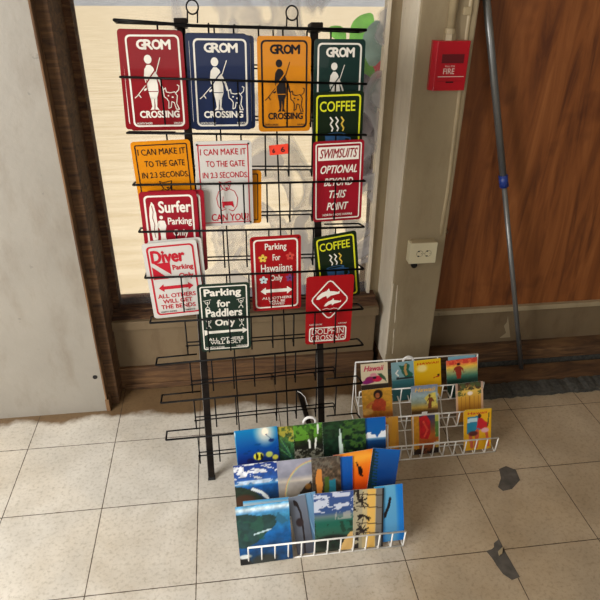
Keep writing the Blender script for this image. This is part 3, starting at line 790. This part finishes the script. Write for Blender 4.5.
def a_fish():
    A = Art([(0, (6, 24, 92)), (.35, (4, 62, 140)), (1, (0, 120, 176))])
    A.ell(.70, .86, .12, .17, (230, 220, 200), 1.6, .8); A.ell(.70, .88, .06, .09, (255, 240, 215), .6)
    A.line([(.72, .8), (.86, .62)], .012, (10, 60, 100)); A.put(fb(3, 6, 8) > .60+.35*V, (8, 28, 60), .8)
    A.ell(.50, .20, .11, .10, (226, 216, 60), .2); A.ell(.46, .20, .03, .09, (30, 30, 20), .2); A.ell(.57, .17, .03, .08, (20, 20, 20), .3)
    A.ell(.76, .22, .07, .07, (180, 190, 90), .4); A.ell(.90, .12, .06, .06, (214, 206, 70), .3); A.ell(.84, .62, .06, .045, (8, 40, 96), .3)
    A.ell(.30, .10, .08, .06, (10, 16, 70), .3); A.ell(.50, .54, .07, .03, (0, 70, 130), .3); A.ell(.2, .32, .05, .03, (0, 50, 110), .3); return A
def a_plant():
    A = Art([(0, (26, 52, 40)), (.5, (52, 92, 50)), (1, (84, 92, 34))]); A.rough(8, 1.2)
    A.put((fb(9, 10, 12) > .58) & (V > .55), (196, 176, 62), .7)
    for k in range(9): A.line([(.75, .05), (.05+.11*k, .35+.33*math.sin(k*.6))], .012, (90, 150, 90) if k % 2 else (34, 70, 80), .8)
    return A
def a_cave():
    A = Art([(0, (60, 58, 46)), (.35, (20, 20, 16)), (.6, (44, 66, 22)), (1, (56, 104, 32))]); A.rough(12, 1.3)
    A.put((fb(13, 8, 10) > .52) & (V > .55), (98, 156, 44), .8)
    A.line([(.85, .95), (.83, .72)], .03, (210, 214, 206)); A.line([(.52, .52), (.54, .32)], .035, (224, 224, 214)); A.line([(.76, .56), (.72, .3)], .03, (224, 224, 214))
    A.put((V < .30) & (fb(14, 9, 22) > .5), (146, 144, 128), .8); return A
def a_falls():
    A = Art([(0, (10, 28, 20)), (1, (30, 58, 30))]); A.rough(16, 1.6)
    A.put((fb(17, 9, 10) > .55) & (U > .42), (72, 110, 42), .7); A.poly([(.36, .0), (.37, .5), (.41, .86), (.43, .5), (.47, 0)], (196, 214, 204)); return A
def a_sky():
    A = Art([(0, (6, 30, 66)), (.3, (14, 60, 110)), (.38, (120, 160, 190)), (.42, (16, 92, 160)), (1, (6, 82, 158))])
    A.put((V > .38) & (V < .40+.24*np.abs(np.sin(U*7+1))*fb(19, 4, 4)*1.6), (226, 230, 234)); return A
def a_coast():
    A = Art([(0, (20, 34, 54)), (.45, (24, 84, 150)), (.5, (90, 150, 196)), (.6, (40, 88, 160)), (1, (16, 50, 128))])
    A.put((fb(23, 6, 15) > .54) & (V > .62), (232, 232, 232), .95); A.put((V > .50) & (V < .60) & (fb(24, 8, 8) > .42), (214, 224, 232), .8)
    A.poly([(0, 0), (.62, 0), (.60, .18), (.40, .36), (.16, .46), (0, .48)], (40, 52, 40)); A.rough(25, .5)
    A.line([(.40, .38), (.6, .28), (.74, .12), (.72, 0)], .035, (216, 222, 222)); A.ell(.2, .12, .2, .12, (74, 50, 36), .5); return A
def a_rainbow():
    A = Art([(0, (120, 110, 96)), (.42, (152, 146, 140)), (.48, (196, 184, 168)), (.6, (140, 140, 152)), (1, (156, 156, 172))]); A.rough(28, .25, 4, 6)
    for r_, c_ in ((.92, (210, 150, 110)), (.90, (222, 196, 110)), (.88, (150, 180, 150))):
        d = np.hypot((U-1.05)*1.0, (V-.1)*1.05); A.put(np.abs(d-r_+.05) < .012, c_, .7)
    A.poly([(.55, 0), (.62, .18), (.78, .32), (.95, .42), (1, .35), (1, 0)], (34, 28, 24)); A.ell(.86, .30, .07, .06, (170, 110, 40), .5, .6); return A
def a_canyon():
    A = Art([(0, (40, 34, 28)), (.6, (96, 78, 60)), (1, (70, 62, 54))]); A.rough(31, 1.4)
    A.poly([(.16, .08), (.12, .5), (.2, .74), (.34, .70), (.36, .3), (.30, .05)], (212, 134, 60)); A.poly([(.40, 0), (.44, .5), (.58, .5), (.62, 0)], (70, 96, 40))
    A.poly([(.56, 0), (.60, .42), (.82, .44), (.80, 0)], (38, 116, 134)); A.put((V > .72) & (fb(33, 12, 12) > .5), (110, 104, 92), .8); return A
def a_blue(): return Art([(0, (12, 50, 116)), (.6, (16, 82, 164)), (1, (14, 92, 176))])
def a_orange():
    A = Art([(0, (206, 60, 14)), (.5, (236, 108, 20)), (.85, (246, 150, 34)), (1, (222, 96, 20))]); A.ell(.55, .9, .3, .12, (250, 186, 70), 1, .5)
    A.ell(.62, .50, .05, .12, (24, 10, 8), .1); A.line([(.55, .72), (.66, .36)], .02, (24, 10, 8)); return A
def a_bluegreen():
    A = Art([(0, (10, 46, 104)), (1, (14, 86, 160))])
    for k in range(12): A.line([(0, .04+.08*k), (.32-.01*k, .0+.08*k)], .02, (22, 56, 40))
    A.poly([(0, 0), (.14, 0), (.10, 1), (0, 1)], (16, 38, 32), .7); return A
def a_cliff():
    A = Art([(0, (8, 52, 92)), (.5, (10, 92, 158)), (.78, (60, 140, 180)), (.86, (70, 140, 190)), (.93, (226, 236, 240)), (1, (60, 150, 206))])
    A.poly([(0, .3), (0, .86), (.2, .86), (.46, .80), (.62, .82), (.80, .74), (.72, .62), (.50, .48), (.34, .36), (.14, .28)], (34, 64, 62)); A.rough(37, .6)
    A.put((fb(38, 7, 9) > .52) & (V < .8) & (V > .4) & (U < .5), (40, 92, 72), .6); A.poly([(.78, .84), (.98, .66), (.84, .62), (.72, .7)], (40, 100, 130))
    A.poly([(0, 0), (0, .14), (.16, .1), (.24, 0)], (16, 16, 18)); A.ell(.10, .14, .1, .03, (210, 214, 210), .5); A.ell(.46, .04, .2, .08, (48, 52, 50), .6); A.line([(.3, .5), (.62, .56)], .012, (190, 214, 220)); return A
def a_bay():
    return Art([(0, (20, 96, 150)), (.8, (70, 150, 190)), (.93, (230, 238, 240)), (1, (40, 140, 200))])
def a_bird():
    A = Art([(0, (70, 72, 82)), (1, (112, 122, 138))])
    A.line([(.30, .90), (.46, .86), (.58, .70), (.58, .5), (.56, .3), (.50, .12), (.46, .02)], .05, (26, 16, 20)); A.ell(.44, .55, .18, .06, (40, 26, 30), .4); return A
def a_bluefan():
    A = Art([(0, (66, 96, 130)), (1, (104, 150, 186))]); A.line([(.2, 1), (.7, .1)], .03, (140, 176, 200), .5); A.line([(.75, 1), (.95, .1)], .02, (60, 92, 130), .6); return A
def a_beach():
    A = Art([(0, (60, 60, 50)), (.26, (44, 92, 72)), (.5, (22, 96, 80)), (.60, (100, 120, 120)), (.66, (48, 78, 130)), (1, (58, 82, 140))])
    A.put((fb(42, 5, 18) > .50) & (V > .66), (214, 218, 230), .9); A.put((V < .66) & (V > .54) & (U > .5) & (fb(43, 16, 10) > .45), (176, 170, 160), .7)
    A.ell(.45, .16, .4, .10, (22, 30, 26), .4); A.poly([(1, 0), (1, .36), (.86, .30), (.66, .12), (.6, 0)], (222, 180, 110)); A.put((fb(44, 9, 9) > .62) & (V < .5), (20, 50, 36), .7); return A
def a_palm():
    A = Art([(0, (120, 104, 84)), (1, (150, 132, 100))]); A.a[:] = cc(196, 176, 130); A.put((U > .45) & (U < .72), (226, 180, 92)); A.put(U > .74, (112, 110, 106)); A.put(U < .3, (168, 158, 130))
    r = random.Random(4)
    for cx_, c_y in ((.26, .80), (.34, .56), (.30, .30)):
        for k in range(11):
            a = r.uniform(0, 6.28); L = r.uniform(.12, .26); A.line([(cx_, c_y), (cx_+L*math.cos(a)*1.1, c_y+L*math.sin(a)*.6)], .014, (30, 22, 20))
    for y in (.93, .72, .44, .28): A.line([(.1, y), (.98, y-.05)], .009, (60, 46, 36))
    A.put(U > .95, (26, 22, 22)); A.put((U < .2) & (fb(46, 6, 9) > .45), (36, 26, 22)); return A
def a_whale():
    A = Art([(0, (20, 110, 186)), (1, (60, 156, 206))]); A.put(U > .75, (18, 120, 206)); A.ell(.55, .5, .18, .6, (120, 176, 206), .8, .6)
    A.poly([(.30, .50), (.42, .62), (.52, .80), (.60, .78), (.54, .64), (.44, .52), (.38, .44), (.30, .42)], (20, 18, 24)); return A
def a_hib():
    A = Art([(0, (222, 206, 170)), (1, (228, 212, 178))])
    A.ell(.34, .26, .18, .14, (150, 30, 90), .2); A.ell(.60, .28, .16, .13, (206, 30, 70), .2); A.ell(.20, .16, .16, .08, (140, 30, 110), .3); A.ell(.5, .34, .06, .05, (40, 20, 40), .4)
    A.poly([(.60, .52), (.78, .50), (.92, .28), (.94, .10), (.84, .22), (.72, .34)], (66, 96, 66)); A.ell(.46, .48, .10, .06, (220, 140, 150), .5); A.put(V < .06, (60, 50, 40)); return A
def a_lizard():
    A = Art([(0, (60, 96, 100)), (.3, (120, 156, 160)), (1, (132, 168, 174))])
    A.poly([(.30, .86), (.5, .80), (.62, .94), (.78, .82), (.72, .6), (.90, .38), (.82, .22), (.56, .28), (.44, .46), (.40, .62)], (28, 92, 72)); A.line([(.6, .85), (.56, .6), (.62, .4)], .05, (180, 140, 80))
    A.line([(.26, .62), (.18, .5), (.28, .38)], .03, (226, 220, 210)); A.poly([(.2, .30), (.9, .28), (.9, .2), (.2, .2)], (36, 40, 42)); A.put(V < .16, (50, 104, 110)); return A
def a_yellow():
    A = Art([(0, (210, 160, 12)), (1, (226, 184, 20))]); A.ell(.30, .62, .13, .12, (238, 214, 130), .9)
    A.poly([(.66, .1), (.96, .16), (.94, .22), (.74, .16)], (170, 40, 20)); A.ell(.9, .24, .04, .04, (40, 20, 10), .2); return A
def a_sunset():
    A = Art([(0, (30, 60, 50)), (.2, (60, 110, 90)), (.45, (170, 170, 110)), (.65, (232, 190, 70)), (.82, (230, 110, 60)), (1, (214, 84, 60))])
    A.rough(52, .25); A.put((V > .78) & (fb(53, 14, 6) > .5), (196, 50, 44), .8)
    A.poly([(.32, .12), (.30, .4), (.26, .55), (.20, .34), (.24, .60), (.34, .70), (.44, .70), (.54, .56), (.56, .34), (.48, .55), (.46, .12)], (140, 46, 30)); A.ell(.39, .78, .05, .06, (60, 24, 18), .2); return A
def a_seablue(): return Art([(0, (24, 66, 66)), (.5, (90, 140, 150)), (1, (120, 160, 176))])
def a_hula():
    A = Art([(0, (150, 86, 30)), (.3, (196, 140, 40)), (1, (204, 150, 50))]); A.poly([(.30, .18), (.32, .50), (.46, .62), (.66, .62), (.80, .48), (.76, .12)], (176, 66, 36))
    A.ell(.54, .78, .14, .16, (36, 22, 18), .2); A.ell(.52, .74, .07, .09, (170, 96, 54), .2); A.line([(.34, .5), (.16, .36), (.3, .16)], .05, (190, 110, 50)); A.ell(.15, .16, .16, .10, (210, 160, 80), .5); A.rough(55, .35); return A
def a_aloha():
    A = Art([(0, (92, 64, 36)), (.15, (196, 160, 70)), (.35, (140, 150, 130)), (.6, (150, 170, 170)), (.82, (140, 150, 160)), (1, (112, 124, 150))])
    A.poly([(.5, .5), (.66, .66), (.92, .70), (.96, .2), (.7, .1)], (216, 196, 90)); A.poly([(.62, .1), (.66, .42), (.60, .36), (.52, .26), (.66, .52), (.78, .52), (.88, .34), (.78, .36), (.76, .1)], (120, 62, 34)); A.ell(.69, .58, .04, .05, (70, 36, 22), .2); A.rough(57, .25); return A
def a_palmgold():
    A = Art([(0, (176, 120, 40)), (.4, (214, 160, 60)), (.7, (226, 190, 90)), (1, (60, 40, 30))]); A.put((V > .72) & (fb(60, 9, 7) > .42), (70, 46, 32), .9)
    A.put((V > .5) & (fb(61, 7, 7) > .58), (70, 90, 50), .8); A.ell(.52, .58, .08, .06, (250, 232, 214), .5)
    for x in (.2, .35, .5, .66, .82): A.line([(x, 0), (x, .45)], .012, (150, 92, 36), .7)
    A.put((U < .08) | (U > .93), (206, 170, 150), .8); return A
def a_tiki():
    A = Art([(0, (60, 30, 14)), (.2, (196, 130, 40)), (1, (206, 150, 60))]); A.poly([(.62, .15), (.86, .2), (1, .95), (.8, .95)], (210, 150, 40)); A.put((U > .45) & (U < .66) & (fb(64, 6, 12) > .5), (146, 44, 24)); return A
def a_parrot():
    A = Art([(0, (92, 46, 20)), (.3, (190, 92, 30)), (.45, (200, 110, 40)), (1, (28, 44, 96))])
    A.put((U < .24), (206, 142, 30)); A.poly([(.26, .40), (.24, .92), (.50, .97), (.66, .80), (.66, .5), (.56, .36)], (196, 26, 32)); A.line([(.4, .8), (.55, .6), (.44, .45)], .03, (226, 80, 60)); A.put((U > .84) & (V > .4), (90, 130, 60)); A.put((U > .84) & (fb(66, 4, 8) > .5), (216, 196, 80), .7)
    A.put((V < .14) & (fb(67, 8, 5) > .4), (30, 16, 12)); A.rough(68, .3); A.put((V > .965) | (U > .965) | (U < .03), (216, 212, 204)); return A
def a_surf():
    A = Art([(0, (222, 166, 22)), (1, (228, 174, 30))]); A.poly([(.12, .42), (.14, .84), (.62, .86), (.60, .50)], (40, 130, 160)); A.poly([(.15, .7), (.5, .72), (.5, .82), (.15, .8)], (206, 226, 226), .9)
    A.poly([(.48, .56), (.52, .80), (.66, .80), (.80, .70), (.92, .66), (.90, .56), (.74, .54), (.66, .50)], (196, 36, 44)); A.ell(.58, .85, .06, .05, (70, 30, 20), .2); A.line([(.88, .60), (.93, .90)], .02, (60, 80, 40))
    A.line([(.24, .40), (.30, .10)], .06, (206, 96, 70)); A.line([(.50, .46), (.46, .10)], .07, (206, 90, 60)); A.line([(.82, .5), (.90, .10)], .05, (206, 90, 60)); A.ell(.35, .42, .14, .05, (90, 40, 36), .5); A.ell(.78, .48, .12, .05, (226, 170, 180), .4); return A

m_card, t, b = nodes('postcard_print'); ca = N(t, 'VertexColor'); ca.layer_name = 'print'
t.links.new(ca.outputs[0], b.inputs['Base Color']); b.inputs['Roughness'].default_value = .28
m_paper = mat('card_paper', (196, 200, 200), .6)
def s2l(a): a = a/255.; return np.where(a <= .04045, a/12.92, ((a+.055)/1.055)**2.4)
VIS = 1.0
def card(label, art, TL, TR, Yp, h, lean=20, group='postcards', texts=(), curl=0.0, gloss=None):
    global V
    l = math.radians(lean); pn = Vector((0, -math.cos(l), math.sin(l))); pp = Vector((0, Yp, 0))
    A = fpl(*TL, pp, pn); B = fpl(*TR, pp, pn)
    ux = B-A; W = ux.length; ux.normalize()
    dn = Vector((0, -math.sin(l), -math.cos(l))); dn = (dn-ux*dn.dot(ux)).normalized(); uz = -dn
    n = ux.cross(uz)
    if n.y > 0: n = -n
    P0 = A+dn*h
    low = min(P0.z, (P0+ux*W).z)
    if low < .003: h -= (.003-low)/math.cos(l); P0 = A+dn*h
    t_ = empty('postcard', P0+ux*(W/2), label, 'postcard', group)
    V = np.clip((V0-(1-VIS))/VIS, 0, 1); a = s2l(np.clip(art().a, 0, 255))
    vs = []; 
    for j in range(NV):
        for i in range(NU):
            u_, v_ = i/(NU-1), j/(NV-1)
            vs.append(P0+ux*(u_*W)+uz*(v_*h)+n*(curl*(u_-.5)**2))
    nv = len(vs); off = t_.location
    vs2 = vs+[p-n*.0011 for p in vs]
    fs = []
    for j in range(NV-1):
        for i in range(NU-1):
            q = j*NU+i; fs.append((q, q+1, q+NU+1, q+NU))
    nf = len(fs)
    for j in range(NV-1):
        for i in range(NU-1):
            q = nv+j*NU+i; fs.append((q+NU, q+NU+1, q+1, q))
    for i in range(NU-1):
        fs.append((i, i+nv, i+1+nv, i+1)); q = (NV-1)*NU+i; fs.append((q, q+1, q+1+nv, q+nv))
    for j in range(NV-1):
        q = j*NU; fs.append((q, q+NU, q+NU+nv, q+nv)); q = j*NU+NU-1; fs.append((q, q+nv, q+NU+nv, q+NU))
    me = bpy.data.meshes.new('print'); me.from_pydata([p-off for p in vs2], [], fs)
    me.materials.append(m_card); me.materials.append(m_paper)
    me.polygons.foreach_set('material_index', [0]*nf+[1]*(len(fs)-nf))
    ly = me.color_attributes.new('print', 'FLOAT_COLOR', 'POINT')
    col = np.ones((2*nv, 4), np.float32); col[:nv, :3] = a.reshape(-1, 3)
    ly.data.foreach_set('color', col.ravel())
    o = bpy.data.objects.new('printed_card', me); sc.collection.objects.link(o); o.parent = t_
    if texts:
        F = Face2D(P0, ux, uz, n, W, h, .0012); mb = MB()
        for (tx, x, y, w_, hh, mm, sh) in texts: F.text(mb, tx, x, 1-(1-y)*VIS, w_, hh*VIS, mm, bold=.02, shear=sh)
        mb.build('lettering', t_)
    return t_
G1 = 'landscape postcards in the near white rack'; G2 = 'vintage postcards in the right-hand white rack'
# near rack, back row
y1 = -.132; VIS = .66
card('underwater reef postcard hidden behind, only its left edge showing', a_bay, (233.8, 431.5), (275, 426), y1+.006, .17, group=G1)
card('deep blue underwater reef postcard with yellow fish, back row left', a_fish, (235, 431), (277, 426), y1, .17, group=G1)
card('postcard of green spiky plants beside the reef card, back row', a_plant, (268, 428), (298, 425), y1+.004, .17, group=G1)
card('postcard of twin waterfalls in a mossy cave, back row', a_cave, (293, 425.5), (322, 422.5), y1+.002, .17, group=G1)
card('postcard of blue sky and white clouds at the right of the back row', a_sky, (350, 419.5), (385.5, 416.5), y1+.004, .165, group=G1)
card('dark jungle postcard with one thin waterfall, back row', a_falls, (322, 422.5), (365, 418), y1, .17, group=G1)
y2 = -.196; VIS = .72
card('postcard of cloudy sky over a dark coastline, middle row left', a_coast, (233, 466), (276.5, 461), y2, .18, group=G1)
card('grey sky postcard with a rainbow, middle row', a_rainbow, (276.5, 461.5), (311, 457.5), y2, .18, group=G1)
card('bright orange sunset postcard with a dark leaping shape, middle row', a_orange, (333, 455.5), (373.5, 448.5), y2+.008, .18, group=G1)
card('plain blue postcard between the canyon and the orange one', a_blue, (326, 458), (352.5, 456), y2+.004, .18, group=G1)
card('postcard of a brown canyon with a lit orange rock, middle row', a_canyon, (311, 458.5), (340, 455.5), y2, .18, group=G1)
card('blue postcard with a dark green palm edge at the right of the middle row', a_bluegreen, (373, 448), (400.5, 449.8), y2+.004, .17, group=G1)
y3 = -.252; VIS = 1.0
card('pale postcard behind the cliff card, its white top edge showing', a_bay, (243, 501.5), (289, 497), y3+.005, .20, group=G1)
card('large postcard of green sea cliffs and blue water, front row left', a_cliff, (235, 507.5), (288.5, 500.5), y3-.014, .245, group=G1)
card('grey postcard with a tall dark curved shape, front row', a_bird, (288, 498), (305, 494.5), y3+.001, .20, group=G1)
card('pale blue postcard leaning right, fanned behind the dark curved one', a_bluefan, (298, 495), (315, 491.5), y3+.003, .20, group=G1)
card('cloudy bay and beach postcard in the middle of the front row', a_beach, (313.5, 494), (355, 490), y3+.002, .20, group=G1)
card('blue water postcard with a dark fin at the right of the front row', a_whale, (374, 487), (402.5, 483.5), y3+.004, .182, group=G1)
card('golden dusk postcard with black palm leaves and wires, front row', a_palm, (353.5, 490), (384, 488), y3, .19, group=G1)
# right rack
pk = mat('print_hot_pink', (206, 30, 90), .4); og = mat('print_orange_red', (200, 70, 20), .4); gd = mat('print_gold', (226, 180, 90), .4); rd_ = mat('print_dull_red', (196, 66, 50), .4)
y4 = .247; VIS = .56
card('cream postcard with pink lettering and hibiscus flowers, top left of right rack', a_hib, (360.5, 364.5), (387.5, 362), y4, .15, group=G2, texts=[('Hawaii', .48, .78, .74, .24, pk, .3)])
card('blue-grey postcard with a green lizard figure', a_lizard, (391, 363), (415, 360.3), y4+.003, .15, group=G2)
card('yellow postcard with orange HAWAII lettering', a_yellow, (413.5, 361), (440.5, 358), y4, .15, group=G2, texts=[('HAWAII', .52, .83, .80, .10, og, .1)])
card('blue sea postcard showing above the sunset surfer one', a_seablue, (448, 357.2), (475.5, 354), y4+.006, .15, group=G2)
card('sunset postcard with a surfer figure and red sky, top right of right rack', a_sunset, (446, 361), (477, 357), y4, .15, group=G2)
y5 = .177; VIS = .66
card('golden postcard of a seated hula dancer in red', a_hula, (361.5, 390.5), (391.5, 387), y5, .15, group=G2)
card('pale Hawaii postcard with a wave rider, middle row of right rack', a_aloha, (411, 386.5), (437.5, 384), y5, .15, group=G2, texts=[('Hawaii', .52, .84, .78, .15, gd, .25)])
card('golden postcard framed by palm fronds, right of the middle row', a_palmgold, (455.5, 384), (483, 381), y5, .15, group=G2)
y6 = .099; VIS = 1.0
card('amber postcard half hidden behind the near rack', a_tiki, (370, 419), (398, 416), y6, .15, group=G2)
card('orange-brown postcard showing at the left of the white-bordered red figure one', a_tiki, (411, 416.5), (437, 413.5), y6+.005, .15, group=G2)
card('white-bordered postcard with a big red figure on blue, front row', a_parrot, (412.5, 415), (439.5, 412.5), y6, .15, group=G2)
card('yellow postcard behind, showing past the edge of the far right surf one', a_yellow, (465, 410), (491.8, 408), y6+.005, .148, group=G2)
card('yellow surf postcard with figures in red, front row far right', a_surf, (463.5, 411.5), (491, 408.8), y6, .15, group=G2, texts=[('Hawaii', .5, .935, .7, .06, rd_, 0)])
# white price tabs
for px, py, Yq, lb in ((424.5, 413, .14, 'white tab above the red figure postcard'), (436.5, 443, .08, 'white tab clipped on the front rail of the right rack')):
    c0 = fy(px, py, Yq); mb = MB(); mb.box((c0.x-.010, c0.y-.0010, c0.z-.006), (c0.x+.010, c0.y+.0005, c0.z+.006), m_ring)
    tag(mb.build('price_tab', bevel=.0004), lb, 'price tab')

# ------------------------------------------------------------------ fire alarm, outlet, conduits, pole
AR = mat('alarm_red', (176, 14, 28), .3, coat=.5, noise=.05); AD = mat('alarm_dark_red', (96, 8, 16), .4); AW = mat('alarm_text', (214, 190, 180), .5)
YF = .525
tl = fy(437.5, 40, YF); trr = fy(471.5, 41.5, YF); bl = fy(433, 91, YF); 
x0, x1, z0, z1 = (tl.x+bl.x)/2, trr.x-.002, bl.z, (tl.z+trr.z)/2
al = empty('fire_alarm_box', ((x0+x1)/2, PY, z0), 'red FIRE pull alarm box mounted high on the beige pilaster', 'fire alarm')
mb = MB(); ch = .010; xl = x0-.002
prof = [(x0-ch, PY), (x0-ch, YF+.014), (x0+.002, YF), (x1, YF), (x1+.002, YF+.006), (x1+.002, PY)]
k = len(prof); vs = [(x, y, z0) for x, y in prof]+[(x, y, z1) for x, y in prof]
mb.add(vs, [tuple(range(k))[::-1], tuple(range(k, 2*k))]+[(i, (i+1) % k, (i+1) % k+k, i+k) for i in range(k)], AR); mb.build('housing', al, bevel=.002)
Wd, Hh = x1-x0, z1-z0
F = Face2D(Vector((x0, YF, z0)), Vector((1, 0, 0)), Vector((0, 0, 1)), Vector((0, -1, 0)), Wd, Hh)
mb = MB(); mb.box((x0+.18*Wd, YF-.001, z0+.56*Hh), (x0+.86*Wd, YF+.002, z0+.74*Hh), AD); mb.build('recessed_pull', al)
mb = MB(); F.text(mb, 'PULL FOR', .46, .50, .30, .035, AW, .01); F.text(mb, 'FIRE', .44, .40, .34, .11, AW, .012)
F.line(mb, [(.12, .29), (.92, .29)], .02, AW); F.poly(mb, [(.38, .165), (.62, .165), (.62, .19), (.38, .19)], BLK); F.line(mb, [(.1, .2), (.9, .2)], .008, AD); mb.build('lettering', al)
# outlet
IV = mat('outlet_ivory', (222, 212, 178), .4, noise=.05); YO = .516
tl = fy(412, 244, YO); br = fy(437, 261, YO)
x0, x1, z0, z1 = tl.x, fy(437, 250, YO).x, fy(412, 264, YO).z, tl.z
ob = empty('power_outlet', ((x0+x1)/2, PY, z0), 'ivory double power outlet box low on the beige pilaster', 'outlet')
mb = MB(); mb.box((x0+.004, YO+.004, z0+.002), (x1-.003, PY, z1+.002), mat('outlet_box_beige', (176, 160, 128), .5)); mb.build('back_box', ob, bevel=.002)
mb = MB(); mb.box((x0-.004, YO, z0), (x1, YO+.005, z1), IV); mb.box((x0-.004, YO+.005, z0+.001), (x0+.004, PY-.002, z1-.001), IV); mb.build('face_plate', ob, bevel=.0015)
F = Face2D(Vector((x0-.004, YO, z0)), Vector((1, 0, 0)), Vector((0, 0, 1)), Vector((0, -1, 0)), x1-x0+.004, z1-z0)
for cx_ in (.37, .68):
    mb = MB(); F.ell(mb, cx_, .5, .125, .125, mat('outlet_shadow_ring', (120, 104, 70), .5), 0); F.ell(mb, cx_, .5, .112, .112, IV, 1)
    for dx, dy in ((-.045, .12), (-.045, -.12)): F.poly(mb, [(cx_+dx-.035, .5+dy-.03), (cx_+dx+.035, .5+dy-.03), (cx_+dx+.035, .5+dy+.03), (cx_+dx-.035, .5+dy+.03)], BLK, 3)
    F.ell(mb, cx_+.07, .5, .016, .016, BLK, 3, 8); mb.build('socket', ob)
mb = MB(); F.ell(mb, .525, .5, .014, .014, mat('screw_brass', (110, 90, 50), .4, metal=.6), 3, 8); mb.build('screw', ob)
mb = MB(); c0 = fy(414, 265, PY-.004); mb.tube([c0+Vector((0, .005, 0)), c0+Vector((0, -.004, 0))], .012, mat('hole_black', (18, 14, 12)), 14)
tag(mb.build('knockout_plug'), 'round dark plug just under the outlet on the pilaster', 'plug')
# conduits
m_con = mat('conduit_beige', (172, 154, 120), .45, noise=.15, nscale=20, bump=.2)
Tz = z1
c = empty('conduit', fy(451, 40, .55), 'short beige pipe entering the top of the red alarm box', 'pipe', 'beige conduits on the pilaster')
a = fy(452.5, -60, .548); b2 = fy(449.5, 38, .548); b2 = Vector((b2.x, .548, b2.z)); a.x = b2.x
mb = MB(); mb.tube([b2, Vector((b2.x, .548, 2.55))], .0135, m_con, 14); mb.build('pipe', c, True)
mb = MB(); mb.tube([b2-Vector((0, 0, .006)), b2+Vector((0, 0, .012))], .019, m_con, 6); mb.tube([b2+Vector((0, 0, .013)), b2+Vector((0, 0, .028))], .017, m_con, 12); mb.build('coupling', c)
c2 = empty('conduit', fy(438, 236, .56), 'thin beige pipe running down the right edge of the pilaster to the outlet', 'pipe', 'beige conduits on the pilaster')
q = [(443, 236), (440.5, 234), (441.5, 226), (447.5, 190), (456, 120), (462, 70), (467, 30), (471, 0), (480, -60)]
pts = [fy(x, y, .560) for x, y in q]; pts[0] = fy(446, 232, .60)
mb = MB(); mb.tube(pts, .0085, m_con, 12); mb.build('pipe', c2, True)
mb = MB(); e = fy(467.5, 11, .553); mb.box((e.x-.013, .548, e.z-.012), (e.x+.013, .57, e.z+.012), m_con); e2 = fy(459, 11, .558); mb.box((e2.x-.016, .562, e2.z-.012), (e2.x+.012, .57, e2.z+.012), m_con); mb.build('pipe_strap', c2, bevel=.003)
mb = MB(); pts = [fy(x, y, .562) for x, y in ((402, 246), (412, 242), (424, 240), (436, 236), (443, 233))]; mb.tube(pts, .005, m_con, 8); mb.build('branch_pipe', c2, True)
# leaning pole
m_pole = mat('pole_grey', (124, 124, 122), .35, metal=.55, noise=.1, nscale=20); m_bl = mat('pole_blue', (32, 56, 130), .4)
A = fy(486.5, 0, .60); Bm = fy(503.6, 181, .575); d = (Bm-A)
tt = (A.z-.004)/(A.z-Bm.z); Ft = A+d*tt; Tt = A-d*.35
pole = empty('extension_pole', Ft, 'grey metal extension pole with a blue collar leaning against the plywood', 'pole')
mb = MB(); mb.tube([Tt, Bm], .0125, m_pole, 14); mb.build('outer_tube', pole, True)
mb = MB(); mb.tube([Bm, Ft], .0095, m_pole, 14); mb.build('inner_tube', pole, True)
dn = d.normalized(); mb = MB(); mb.tube([Bm-dn*.022, Bm+dn*.022], .0165, m_bl, 14); mb.build('blue_collar', pole, True)

# dark strip on the floor behind the near rack
a = fz(299, 391, .01); b2 = fz(309, 424, .01); d = (b2-a).normalized(); s_ = Vector((0, 0, 1)).cross(d)
mb = MB(); mb.bar(a, b2, s_, Vector((0, 0, 1)), .018, .012, m_blk2)
tag(mb.build('metal_strip', bevel=.002), 'short dark metal strip on the floor behind the near postcard rack', 'metal strip')
mb = MB(); pts = [fz(297, 391, .019), fz(301, 393, .022), fz(305, 397, .022), fz(308, 407, .019)]; mb.tube(pts, .0016, m_ring, 6)
tag(mb.build('cable_tie'), 'thin white cable tie lying over the dark metal strip', 'cable tie')
